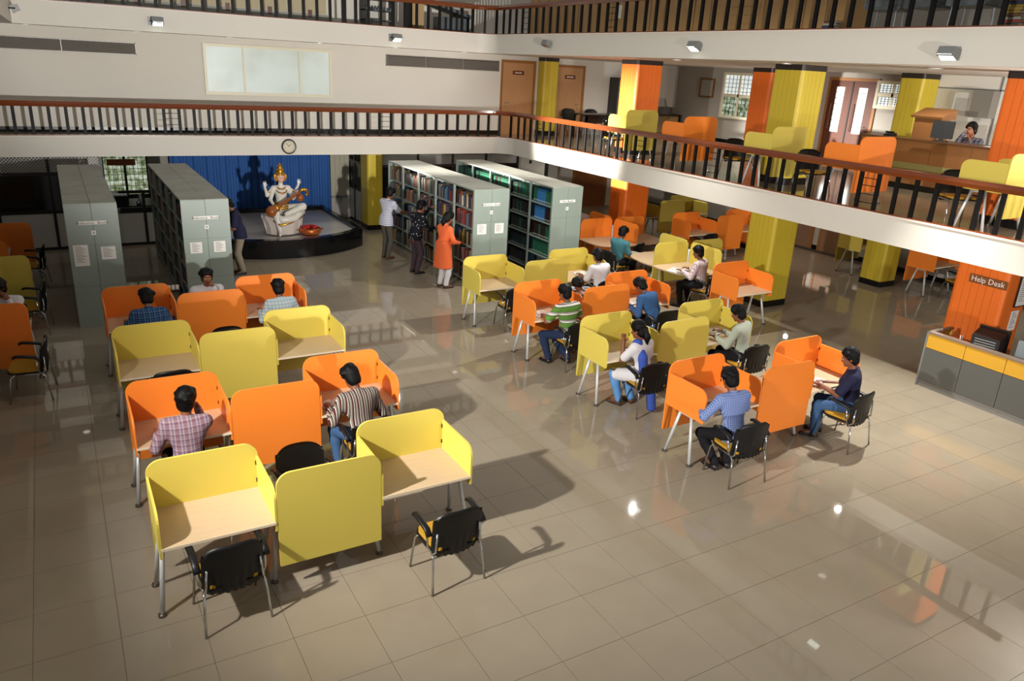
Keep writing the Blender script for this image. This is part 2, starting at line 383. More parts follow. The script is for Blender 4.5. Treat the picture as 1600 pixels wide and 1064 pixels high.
# ------------------------------------------------------------------ corridor wall: louvres, frosted window, clock
LOUV = mat('louvre_aluminium', '#857f77', 0.4, metal=0.3)
def louvre(x0, x1, z0, z1, label):
    t = thing('louvre_grille', label, 'vent', (x0, 21.5, z0))
    w_, h_ = x1 - x0, z1 - z0
    part('backing', G().box((0, -0.01, 0), (w_, 0, h_)), BLACKF, t)
    g = G(); g.box((0, -0.03, 0), (w_, 0, 0.02)); g.box((0, -0.03, h_ - 0.02), (w_, 0, h_)); g.box((0, -0.03, 0), (0.02, 0, h_)); g.box((w_ - 0.02, -0.03, 0), (w_, 0, h_))
    part('frame', g, LOUV, t)
    sl = G().prism([(-0.035, 0.0), (-0.03, -0.012), (0.0, 0.016), (-0.005, 0.028)], 'x', 0.02, w_ - 0.02).mesh('slat', LOUV)
    for k in range(8): ob('slat', sl, t, (0, 0, 0.025 + k * (h_ - 0.05) / 8))
    for k in (0.33, 0.66): part('mullion', G().box((w_ * k - 0.01, -0.04, 0), (w_ * k + 0.01, 0, h_)), LOUV, t)
louvre(-2.6, 2.0, 4.42, 4.70, 'long grey louvre grille high on corridor wall, left end')
louvre(8.34, 11.97, 4.47, 4.77, 'grey louvre grille high on corridor wall, right of frosted window')
WF = mat('cream_window_frame', '#d8d1b8', 0.4)
t = thing('window_1', 'wide frosted three-pane window glowing on the corridor wall', 'window', (3.5, 21.5, 3.57)); del t['label']; del t['category']; t['kind'] = 'structure'
W_, H_ = 3.28, 1.22
for a, b in (((0, -0.06, 0), (W_, 0.01, 0.07)), ((0, -0.06, H_ - 0.07), (W_, 0.01, H_)), ((0, -0.06, 0.07), (0.07, 0.01, H_ - 0.07)), ((W_ - 0.07, -0.06, 0.07), (W_, 0.01, H_ - 0.07)), ((0.95, -0.05, 0.07), (1.0, 0.01, H_ - 0.07)), ((2.38, -0.05, 0.07), (2.43, 0.01, H_ - 0.07))):
    part('frame_bar', G().box(a, b), WF, t)
def frost():
    m = bpy.data.materials.new('frosted_daylit_glass'); m.use_nodes = True; nt = m.node_tree; b = nt.nodes['Principled BSDF']
    b.inputs['Roughness'].default_value = 0.3; b.inputs['Base Color'].default_value = hexc('#a9b2aa')
    tc = nt.nodes.new('ShaderNodeTexCoord'); n = nt.nodes.new('ShaderNodeTexNoise'); n.inputs['Scale'].default_value = 1.1
    nt.links.new(tc.outputs['Object'], n.inputs['Vector']); r = nt.nodes.new('ShaderNodeValToRGB')
    r.color_ramp.elements[0].position = 0.3; r.color_ramp.elements[0].color = hexc('#b5beb4'); r.color_ramp.elements[1].position = 0.6; r.color_ramp.elements[1].color = hexc('#e9f2ee')
    nt.links.new(n.outputs['Fac'], r.inputs[0]); nt.links.new(r.outputs[0], b.inputs['Emission Color']); b.inputs['Emission Strength'].default_value = 0.28
    return m
FROST = frost()
for a, b in ((0.07, 0.95), (1.0, 2.38), (2.43, 3.21)): part('pane', G().box((a, -0.02, 0.07), (b, -0.01, H_ - 0.07)), FROST, t)
t = thing('wall_clock', 'round white clock with dark rim on the lower fascia', 'clock', (5.22, YF - 0.0, 2.40))
def disc(r, d0, d1, n=32):
    return G().prism([(r * math.cos(2 * PI * i / n), r * math.sin(2 * PI * i / n)) for i in range(n)], 'y', d0, d1)
g = G(); N = 32
vs = []
for rr, y in ((0.155, -0.0), (0.185, -0.0), (0.19, -0.03), (0.175, -0.045), (0.155, -0.04)):
    vs += [(rr * math.cos(2 * PI * i / N), -0.02 + y, rr * math.sin(2 * PI * i / N)) for i in range(N)]
g.add(vs, [(j * N + i, j * N + (i + 1) % N, (j + 1) * N + (i + 1) % N, (j + 1) * N + i) for j in range(4) for i in range(N)])
part('rim', g, mat('clock_rim', '#2c2822', 0.3), t)
part('dial', disc(0.16, -0.025, -0.02), mat('clock_dial', '#cfc6ac', 0.6), t)
for k in range(12):
    a = PI / 2 - 2 * PI * k / 12
    if True: text(str(k or 12), 0.045, (0.128 * math.cos(a), -0.027, 0.128 * math.sin(a)), FRONT, INK, t, 'numeral', 0.001)
for name, ang, ln in (('hour_hand', 40, 0.08), ('minute_hand', -33, 0.115)):
    a = math.radians(90 - ang); c, s_ = math.cos(a), math.sin(a)
    part(name, G().prism([(-s_ * 0.006, c * 0.006), (s_ * 0.006, -c * 0.006), (c * ln + s_ * 0.003, s_ * ln - c * 0.003), (c * ln - s_ * 0.003, s_ * ln + c * 0.003)], 'y', -0.033, -0.03), INK, t)

# ------------------------------------------------------------------ columns clad in boards
def column(x, y, w_, d_, z0, z1, col, label, band=0.14, board=0.125, top=True):
    t = thing('column', label, 'column', (x, y, z0))
    m = {'orange': mat('orange_board', '#e8701f', 0.42, noise=0.05, scale=3, stretch=(6, 6, 1)), 'yellow': mat('yellow_board', '#c9b133', 0.42, noise=0.05, scale=3, stretch=(6, 6, 1))}[col]
    h = z1 - z0
    part('core', G().box((0.03, 0.03, 0.0), (w_ - 0.03, d_ - 0.03, h)), mat(col + '_groove', '#a04e16' if col == 'orange' else '#8f7d24', 0.7), t)
    part('base_band', G().prism(rrect(-0.004, w_ + 0.004, -0.004, d_ + 0.004, (0.06,) * 4, 4), 'z', 0, band), SKIRT, t)
    if top: part('top_band', G().prism(rrect(-0.004, w_ + 0.004, -0.004, d_ + 0.004, (0.06,) * 4, 4), 'z', h - 0.11, h), mat('dark_band', '#241a16', 0.4), t)
    zt = h - (0.11 if top else 0)
    c = 0.07
    # rounded corners, then boards between
    for cx, cy, a0 in ((c, c, 180), (w_ - c, c, 270), (w_ - c, d_ - c, 0), (c, d_ - c, 90)):
        pts = arc(cx, cy, c, a0, a0 + 90, 5) + arc(cx, cy, c - 0.02, a0 + 90, a0, 5)
        part('corner_board', G().prism(pts, 'z', band, zt), m, t, smooth=False)
    for side in range(4):
        ln = (w_ if side % 2 == 0 else d_) - 2 * c; n = max(1, round(ln / board)); bw = ln / n
        for k in range(n):
            a, b = c + k * bw + 0.002, c + (k + 1) * bw - 0.002
            q = [((a, 0, band), (b, 0.02, zt)), ((w_ - 0.02, a, band), (w_, b, zt)), ((a, d_ - 0.02, band), (b, d_, zt)), ((0, a, band), (0.02, b, zt))][side]
            part('board', G().box(*q), m, t)
    return t
column(12.98, 16.1, 0.82, 0.72, 0, ZC1, 'orange', 'orange boarded column downstairs, between the racks and star-shaped desks', top=False)
column(12.77, 10.84, 0.74, 0.74, 0, ZC1, 'yellow', 'yellow boarded column downstairs behind the single orange carrel', top=False)
column(12.8, 6.12, 0.72, 0.86, 0, ZC1, 'orange', 'orange boarded column behind the counter, carrying the Help Desk sign', top=False)
column(17.0, 11.0, 0.62, 0.6, 0, ZC1, 'yellow', 'slim yellow boarded column downstairs, farther right near the wall', top=False)
column(12.98, 16.1, 0.82, 0.72, Z1, ZC2, 'orange', 'orange boarded column upstairs behind the leftmost yellow carrel')
column(12.82, 10.84, 0.72, 0.74, Z1, ZC2, 'yellow', 'broad yellow boarded column upstairs, middle of the right gallery')
column(12.84, 6.12, 0.72, 0.86, Z1, ZC2, 'orange', 'orange boarded column upstairs at the right edge of the photo')
column(17.0, 11.0, 0.62, 0.6, Z1, ZC2, 'yellow', 'slim yellow boarded column upstairs beside the service counter')
column(17.0, 15.4, 0.62, 0.7, Z1, ZC2, 'orange', 'shaded orange boarded column upstairs right of the barred window')
column(17.0, 15.4, 0.62, 0.7, 0, ZC1, 'orange', 'shaded orange column downstairs behind the far orange carrels', top=False)
column(13.42, 21.2, 0.55, 0.40, Z1, ZC2, 'yellow', 'narrow yellow column upstairs between two pale wooden doors')
column(7.5, 20.75, 0.46, 0.62, 0, ZC1, 'yellow', 'yellow boarded column at the back, left of the book racks', top=False)

# ------------------------------------------------------------------ doors
def door(name, x0, x1, z0, h, y, m, sign=None, face='y', handle='right', frame=True):
    """door in a wall facing -y (face 'y') or -x (face 'x')"""
    t = bpy.data.objects.new(name, None); COL.objects.link(t); t['kind'] = 'structure'; t.empty_display_size = 0.1
    if face == 'y': t.location = (x0, y, z0)
    else: t.location = (y, x0, z0); t.rotation_euler = (0, 0, -PI / 2)
    w_ = x1 - x0 if face == 'y' else abs(x1 - x0)
    g = G(); g.box((0, -0.03, 0), (0.08, 0.05, h)); g.box((w_ - 0.08, -0.03, 0), (w_, 0.05, h)); g.box((0.08, -0.03, h - 0.08), (w_ - 0.08, 0.05, h))
    part('door_frame', g, mat('door_frame_wood', '#96632f', 0.45), t)
    l = part('door_leaf', G().box((0.08, -0.01, 0), (w_ - 0.08, 0.03, h - 0.08)), m, t)
    hx = w_ - 0.22 if handle == 'right' else 0.2
    part('door_handle', G().tube([(hx, -0.012, 0.95), (hx, -0.06, 0.95), (hx - 0.12 * (1 if handle == 'right' else -1), -0.06, 0.95)], 0.012, 6), STEEL, t)
    part('lock', G().tube([(hx, -0.012, 0.82), (hx, -0.025, 0.82)], 0.022, 10), STEEL, t)
    if sign:
        s = part('sign_plate', G().box((w_ / 2 - 0.2, -0.025, h - 0.42), (w_ / 2 + 0.2, -0.012, h - 0.30)), mat('brown_sign', '#6b3217', 0.5), t)
        g = G()
        for a, b in sign: g.box((w_ / 2 + a, -0.0275, h - 0.375), (w_ / 2 + b, -0.025, h - 0.345))
        part('lettering', g, PAPER, s)
    return t
door('door_1', 12.08, 13.33, Z1, 2.2, 21.58, DOORW, ((-0.12, -0.06), (-0.045, 0.01), (0.025, 0.11)), handle='left')
door('door_2', 14.06, 15.22, Z1, 2.15, 21.58, DOORW, ((-0.13, -0.03), (-0.01, 0.12)))
door('door_3', 15.75, 17.25, 0, 2.05, 22.58, mat('brown_teak_door', '#8a5128', 0.45, noise=0.12, scale=3, stretch=(7, 7, 1)))
d = door('door_4', 14.55, 13.65, 0, 2.05, 19.08, mat('pinkish_door', '#8d6a50', 0.45, noise=0.1, scale=3), face='x')
part('vision_panel', G().box((0.36, -0.03, 1.0), (0.56, -0.012, 1.7)), GLASS, d)
d = door('door_5', 15.6, 14.75, 0, 2.05, 19.08, mat('pinkish_door', '#8d6a50', 0.45), face='x')
# brown double door with glass strips upstairs
d = door('door_6', 15.15, 13.55, Z1, 2.2, 19.08, BROWNW, face='x')
for a in (0.30, 1.02):
    part('glass_strip', G().box((a, -0.03, 0.75), (a + 0.26, -0.012, 1.95)), SKYPANE, d)
    for k in range(7): part('glazing_bar', G().box((a, -0.036, 0.9 + k * 0.15), (a + 0.26, -0.03, 0.912 + k * 0.15)), BLACKF, d)
    part('pull_handle', G().tube([(a - 0.07, -0.012, 0.8), (a - 0.07, -0.06, 0.82), (a - 0.07, -0.06, 1.5), (a - 0.07, -0.012, 1.52)], 0.012, 6), CHROME, d)
part('meeting_stile', G().box((0.78, -0.03, 0), (0.82, -0.012, 2.1)), BLACKF, d)

# ------------------------------------------------------------------ barred windows on the right wall
def garden():
    m = bpy.data.materials.new('garden_daylight'); m.use_nodes = True; nt = m.node_tree; b = nt.nodes['Principled BSDF']
    b.inputs['Base Color'].default_value = (0, 0, 0, 1)
    tc = nt.nodes.new('ShaderNodeTexCoord'); n = nt.nodes.new('ShaderNodeTexNoise'); n.inputs['Scale'].default_value = 7; n.inputs['Detail'].default_value = 6
    nt.links.new(tc.outputs['Object'], n.inputs['Vector']); r = nt.nodes.new('ShaderNodeValToRGB'); e = r.color_ramp.elements
    e[0].position = 0.35; e[0].color = hexc('#4d5f3a'); e[1].position = 0.62; e[1].color = hexc('#d7e2d2'); e.new(0.48).color = hexc('#93a07a')
    nt.links.new(n.outputs['Fac'], r.inputs[0]); nt.links.new(r.outputs[0], b.inputs['Emission Color']); b.inputs['Emission Strength'].default_value = 0.75
    return m
GARDEN = garden()
def window_x(name, y0, y1, z0, z1, low=GARDEN, up=SKYPANE, split=0.5, nb=5, nv=4):
    t = bpy.data.objects.new(name, None); COL.objects.link(t); t['kind'] = 'structure'; t.location = (19.1, y1, z0); t.rotation_euler = (0, 0, -PI / 2)
    w_, h_ = y1 - y0, z1 - z0; f = 0.08
    for a, b in (((0, -0.09, 0), (w_, 0, f)), ((0, -0.09, h_ - f), (w_, 0, h_)), ((0, -0.09, f), (f, 0, h_ - f)), ((w_ - f, -0.09, f), (w_, 0, h_ - f)), ((f, -0.08, h_ * split - 0.05), (w_ - f, 0, h_ * split + 0.05)), ((w_ / 2 - 0.03, -0.08, f), (w_ / 2 + 0.03, 0, h_ - f))):
        part('frame_bar', G().box(a, b), WF, t)
    part('pane', G().box((f, -0.03, f), (w_ - f, -0.02, h_ * split - 0.05)), low, t)
    part('pane', G().box((f, -0.03, h_ * split + 0.05), (w_ - f, -0.02, h_ - f)), up, t)
    for k in range(1, nb * 2):
        z = f + (h_ - 2 * f) * k / (nb * 2); part('grille_bar', G().box((f, -0.05, z - 0.006), (w_ - f, -0.04, z + 0.006)), BLACKF, t)
    for k in range(1, nv * 2):
        x = f + (w_ - 2 * f) * k / (nv * 2); part('grille_bar', G().box((x - 0.006, -0.055, f), (x + 0.006, -0.045, h_ - f)), BLACKF, t)
window_x('window_2', 17.75, 19.2, 3.42, 4.82)
window_x('window_3', 12.6, 13.6, 4.08, 4.78, up=SKYPANE, low=SKYPANE)
# ------------------------------------------------------------------ study carrels
CW, CD, CH = 0.96, 0.70, 0.72
PANEL = {'orange': ORANGE, 'yellow': YELLOW}
FOOT = mat('chrome_foot', '#77706a', 0.25, metal=0.8)
def aframe(t, x, s, y0=0.10, y1=0.56):
    """A-shaped pair of tube legs at desk end x; s = outward sign"""
    def leg(yf, yt):
        return G().tube([(0.07 * s, yf, 0.0), (0.0, yt, 0.66)], 0.021, 10)
    for k, (yf, yt) in enumerate(((y0, 0.24), (y1, 0.42))):
        l = ob('leg', cm(('leg', k, s), lambda: leg(yf, yt).mesh('leg', WHITEMETAL, True)), t, (x, 0, 0))
        ob('foot', cm('foot', lambda: G().lathe([(0.02, 0.03), (0.034, 0.022), (0.036, 0.0)], n=14).mesh('foot', FOOT)), l, (0.07 * s, yf, 0))
    ob('leg_bar', cm('legbar', lambda: G().tube([(0, 0.24, 0.60), (0, 0.42, 0.60)], 0.013, 8).mesh('leg_bar', WHITEMETAL)), t, (x, 0, 0))
def carrel(color, kind, x, y, label, z=0.0, rz=0.0, group=None):
    """(x, y) = front left corner of the desk; kind: L / R end unit, M middle unit (no side screens), S single"""
    P = PANEL[color]
    t = thing('study_carrel', label, 'desk', (x, y, z), rz, group)
    ob('desk_top', cm('desk_top', lambda: G().box((0.012, 0, CH - 0.022), (CW - 0.012, CD - 0.02, CH)).mesh('desk_top', BIRCH)), t)
    ob('edge_band', cm('edge_band', lambda: G().box((0.012, -0.004, CH - 0.024), (CW - 0.012, 0.0, CH + 0.001)).mesh('edge_band', BIRCHEDGE)), t)
    ob('back_panel', cm(('back', color), lambda: G().prism(rrect(0.0, CW, 0.25, 1.19, (0.01, 0.01, 0.13, 0.13), 7), 'y', CD - 0.022, CD).mesh('back_panel', P)), t)
    sides = {'L': (0, 1), 'R': (0, 1), 'S': (0, 1), 'M': ()}[kind]
    for k in sides:
        xo = 0.0 if k == 0 else CW - 0.02
        ob('side_panel', cm(('side', color), lambda: G().prism(rrect(0.0, CD - 0.024, 0.62, 1.05, (0.01, 0.01, 0.0, 0.12), 6), 'x', 0, 0.02).mesh('side_panel', P)), t, (xo, 0, 0))
        for z_ in (0.80, 0.98):
            ob('hinge', cm('hinge', lambda: G().box((-0.004, 0, -0.02), (0.004, 0.014, 0.02)).mesh('hinge', BLACKF)), t, (0.024 if k == 0 else CW - 0.024, CD - 0.036, z_))
    ob('cable_tray', cm('tray', lambda: G().box((0.15, 0.42, CH - 0.09), (CW - 0.15, 0.56, CH - 0.022)).mesh('cable_tray', BLACKF)), t)
    if kind in 'LMS': aframe(t, 0.04, -1)
    if kind in 'RMS': aframe(t, CW - 0.04, 1)
    return t
def row3(x, y, color, where, gl=(1, 1, 1)):
    r = {}
    if gl[0]: r['L'] = carrel(color, 'L', x, y, '%s study carrel, left unit of %s' % (color, where))
    if gl[1]: r['M'] = carrel(color, 'M', x + 2 * CW + 0.004, y + CD, '%s study carrel facing away, middle unit of %s' % (color, where), rz=PI)
    if gl[2]: r['R'] = carrel(color, 'R', x + 2 * CW + 0.008, y, '%s study carrel, right unit of %s' % (color, where))
    return r
LX, RX = 0.33, 6.44
LY = (5.97, 7.90, 9.89, 11.82)
for y, c, n in zip(LY, ('yellow', 'orange', 'yellow', 'orange'), ('nearest left row', 'second left row', 'third left row', 'farthest left row by the reference racks')):
    row3(LX, y, c, n)
RY = (6.04, 8.02, 9.98, 11.9)
for y, c, n in zip(RY, ('orange', 'yellow', 'orange', 'yellow'), ('nearest right row', 'second right row', 'third right row', 'farthest right row by the racks')):
    row3(RX - 0.02, y, c, n)
carrel('orange', 'S', 10.9, 9.88, 'lone orange study carrel standing in front of the yellow column')
row3(14.02, 14.62, 'orange', 'shaded orange row behind the yellow column')
row3(14.05, 17.0, 'yellow', 'shaded yellow row near the back right wall')
carrel('orange', 'S', 17.35, 9.95, 'orange carrel by the right wall, seen under the gallery beam')
carrel('yellow', 'S', 17.45, 12.0, 'yellow carrel by right wall, mostly hidden behind slim yellow column')
# upstairs, back panels towards the hall
for yb, c, n in ((14.86, 'yellow', 'in front of the orange column'), (12.86, 'orange', 'left of the broad yellow column'), (10.40, 'yellow', 'in front of the broad yellow column'), (8.5, 'orange', 'right of the broad yellow column'), (6.03, 'yellow', 'at right end by the photo edge')):
    carrel(c, 'S', 11.78 + CW, yb + CD, '%s carrel on the upper gallery, %s' % (c, n), Z1, PI)

# ------------------------------------------------------------------ star-shaped four-seat desks
def star(color, cx, cy, label, quads=(0, 1, 2, 3)):
    t = thing('star_desk', label, 'desk', (cx, cy, 0))
    P = PANEL[color]
    for k in range(4):
        ob('screen', cm(('screen', color), lambda: G().prism(rrect(0.045, 1.0, 0.32, 1.19, (0.01, 0.06, 0.14, 0.14), 6), 'y', -0.011, 0.011).mesh('screen', P)), t, (0, 0, 0), k * PI / 2)
    ob('centre_post', cm('post', lambda: G().tube([(0, 0, 0), (0, 0, 1.0)], 0.028, 10).mesh('centre_post', WHITEMETAL, True)), t)
    pts = [(0.02, 0.02), (1.06, 0.02), (1.08, 0.3)] + [(0.55 + 0.5 * math.cos(a), 0.55 + 0.5 * math.sin(a)) for a in [i * PI / 16 for i in range(0, 9)]] + [(0.3, 1.08), (0.02, 1.06)]
    for k in quads:
        d = ob('desk_top', cm('quad', lambda: G().prism(pts, 'z', CH - 0.024, CH).mesh('desk_top', BIRCH)), t, (0, 0, 0), k * PI / 2)
    for k in range(4):
        a = k * PI / 2; c, s = math.cos(a), math.sin(a)
        for e in (-0.12, 0.12):
            l = part('leg', G().tube([(0.93 * c - e * 1.7 * s, 0.93 * s + e * 1.7 * c, 0.0), (0.88 * c - e * 0.7 * s, 0.88 * s + e * 0.7 * c, CH - 0.024)], 0.019, 8), WHITEMETAL, t, True)
            ob('foot', CACHE['foot'], l, (0.93 * c - e * 1.7 * s, 0.93 * s + e * 1.7 * c, 0))
    return t
star('orange', 11.95, 15.2, 'orange four-seat star desk at foot of the orange column')
star('yellow', 11.95, 12.4, 'yellow four-seat star desk where the man in striped shirt reads', (0, 1, 2))
for y, c, n in ((12.12, 'orange', 'nearest of three'), (15.03, 'yellow', 'middle of three'), (17.95, 'orange', 'farthest of three, in shade')):
    carrel(c, 'M', -0.60, y + CD - 0.02, '%s carrel showing its back at left edge, %s' % (c, n), rz=PI)
    carrel(c, 'S', -1.0, y - 1.02, '%s carrel turned sideways at left edge, %s' % (c, n), rz=PI / 2)
star('yellow', 12.0, 18.2, 'yellow star desk at the back, right of the binder rack')

# ------------------------------------------------------------------ chairs
def back_mesh():
    g = G(); nx, nz = 28, 14; W_, z0, z1 = 0.50, 0.355, 0.825
    for face in (0, 1):
        vs = []
        for j in range(nz + 1):
            v = j / nz; z = z0 + (z1 - z0) * v
            for i in range(nx + 1):
                u = i / nx * 2 - 1
                inset = 0.035 * max(0, (v - 0.82) / 0.18) ** 2 + 0.035 * max(0, (0.2 - v) / 0.2) ** 2
                x = u * (W_ / 2 - inset)
                rib = 0.5 + 0.5 * math.cos(u * PI * 7)
                low = max(0, min(1, (0.55 - v) / 0.3))
                y = -0.215 + 0.05 * u * u - 0.055 * (v - 0.3) * 1.0 - (0.012 * rib * low if face else 0) + (0 if face else 0.016)
                zz = z - (0.006 * rib if v == 0 else 0) - 0.05 * u * u * u * u * (v > 0.9)
                vs.append((x, y, zz))
        o = nx + 1
        g.add(vs, [(j * o + i, j * o + i + 1, (j + 1) * o + i + 1, (j + 1) * o + i) for j in range(nz) for i in range(nx)])
    o = nx + 1; M = (nx + 1) * (nz + 1)
    rim = [i for i in range(nx + 1)] + [j * o + nx for j in range(1, nz + 1)] + [nz * o + i for i in range(nx - 1, -1, -1)] + [j * o for j in range(nz - 1, 0, -1)]
    for a, b in zip(rim, rim[1:] + rim[:1]): g.f.append([a, b, b + M, a + M]); g.m.append(0)
    return g.mesh('backrest', BLACKP, True)
def seat_mesh(m, z0, z1, k):
    return G().prism(rrect(-0.23 + k, 0.23 - k, -0.20 + k, 0.24 - k, (0.07, 0.07, 0.09, 0.09), 5), 'z', z0, z1).mesh('seat_cushion', m)
def arm_mesh():
    g = G(); pts = [(0, -0.17, 0.60), (0, -0.12, 0.645), (0, 0.0, 0.665), (0, 0.09, 0.675), (0, 0.14, 0.66)]
    for (x, y, z), (x2, y2, z2) in zip(pts, pts[1:]): pass
    n = len(pts); prf = [(-0.028, -0.012), (0.028, -0.012), (0.03, 0.006), (0.02, 0.018), (-0.02, 0.018), (-0.03, 0.006)]
    vs = [(a, p[1], p[2] + b) for p in pts for a, b in prf]
    fs = [(i * 6 + k, i * 6 + (k + 1) % 6, (i + 1) * 6 + (k + 1) % 6, (i + 1) * 6 + k) for i in range(n - 1) for k in range(6)]
    return g.add(vs, fs + [list(range(6))[::-1], [(n - 1) * 6 + k for k in range(6)]]).mesh('armrest', BLACKP, True)
def chair(x, y, deg, label, z=0.0, group=None):
    """faces local +y"""
    t = thing('armchair', label, 'chair', (x, y, z), math.radians(deg), group)
    ob('seat_shell', cm('seat_shell', lambda: seat_mesh(BLACKP, 0.405, 0.425, -0.008)), t)
    ob('seat_cushion', cm('seat_cushion', lambda: seat_mesh(SEATF, 0.425, 0.455, 0.004)), t)
    ob('backrest', cm('backrest', back_mesh), t)
    for s in (-1, 1):
        ob('leg', cm(('fl', s), lambda: G().tube([(0.27 * s, 0.25, 0), (0.245 * s, 0.20, 0.36), (0.235 * s, 0.15, 0.40)], 0.0115, 8).mesh('leg', CHROME, True)), t)
        ob('leg', cm(('rl', s), lambda: G().tube([(0.275 * s, -0.25, 0), (0.25 * s, -0.20, 0.36), (0.24 * s, -0.15, 0.40)], 0.0115, 8).mesh('leg', CHROME, True)), t)
        ob('side_rail', cm(('sr', s), lambda: G().tube([(0.237 * s, 0.17, 0.395), (0.237 * s, -0.17, 0.395), (0.235 * s, -0.21, 0.43), (0.215 * s, -0.205, 0.62)], 0.0105, 8).mesh('side_rail', CHROME, True)), t)
        ob('arm_support', cm(('as', s), lambda: G().tube([(0.24 * s, -0.15, 0.40), (0.275 * s, -0.13, 0.46), (0.28 * s, -0.12, 0.635)], 0.0105, 8).mesh('arm_support', CHROME, True)), t)
        ob('armrest', cm('armrest', arm_mesh), t, (0.28 * s, 0, 0))
    ob('cross_bar', cm('cb', lambda: G().tube([(-0.237, -0.12, 0.395), (0.237, -0.12, 0.395)], 0.0105, 8).mesh('cross_bar', CHROME, True)), t)
    return t
chair(0.84, 5.88, 3, 'empty black chair at the yellow carrel, lower left foreground')
chair(2.75, 5.54, 2, 'empty black chair with ochre seat, standing free in the foreground')
chair(1.80, 6.93, 180, 'black chair behind the nearest yellow screen, only its top showing')
chair(0.86, 7.62, 0, 'black chair under the man in pink plaid shirt')
chair(2.70, 7.58, 0, 'black chair under the man in brown striped shirt')
chair(0.93, 9.93, 0, 'black chair pushed under the yellow carrel, third left row')
chair(1.85, 10.93, 180, 'black chair under the man asleep in a white shirt')
chair(0.88, 11.56, 0, 'black chair under the man in blue plaid shirt')
chair(2.80, 11.52, 0, 'black chair under the man in pale checked shirt')
chair(1.84, 12.92, 180, 'black chair of the man facing us before rack B')
chair(6.74, 5.72, -6, 'black chair under the man in blue checked shirt, right foreground')
chair(8.82, 5.76, 8, 'black chair under the man in navy T-shirt, right foreground')
chair(6.95, 7.72, -6, 'black chair under the woman in white and blue')
chair(8.93, 7.70, -4, 'black chair under the man in pale sage shirt')
chair(6.98, 9.62, -2, 'black chair under the man in green striped polo')
chair(8.82, 9.60, -4, 'black chair under the man in blue shirt bending over')
chair(7.88, 11.02, 180, 'black chair of man dozing behind the orange screen')
chair(7.05, 11.72, -4, 'empty black chair at yellow carrel in front of the racks')
chair(9.02, 11.60, -2, 'black chair under the man in white T-shirt')
chair(10.75, 13.55, -80, 'black chair under the man in teal shirt')
chair(11.42, 11.22, 14, 'black chair under the man in pink striped shirt')
chair(11.75, 14.12, 20, 'empty black chair beside the man in teal shirt')
chair(12.75, 14.25, 30, 'empty black chair at right side of the orange star desk')
chair(13.55, 17.3, 95, 'shaded black chair with upright back, right of the orange column')
chair(14.5, 14.5, 0, 'shaded black chair at the far orange carrels')
chair(-0.66, 11.60, 84, 'black chair with ochre seat, left edge, before the orange carrel back')
chair(-0.66, 14.5, 84, 'black chair by the yellow carrel back, left edge')
chair(-0.66, 17.42, 84, 'black chair by the shaded orange carrel, far left')
chair(-0.92, 13.3, 180, 'black chair under the man at the left edge')
chair(17.9, 9.62, -5, 'black chair with ochre seat by the right wall')
chair(17.9, 11.75, 0, 'black chair half hidden behind the slim yellow column')
chair(12.3, 15.95, 160, 'upstairs chair at the leftmost yellow carrel', Z1)
chair(12.35, 11.75, 165, 'upstairs chair between orange and yellow carrels, left of column', Z1)
chair(12.25, 9.75, 165, 'upstairs chair just right of the broad yellow column', Z1)
chair(12.2, 6.9, 150, 'upstairs chair behind the yellow carrel at right edge', Z1)
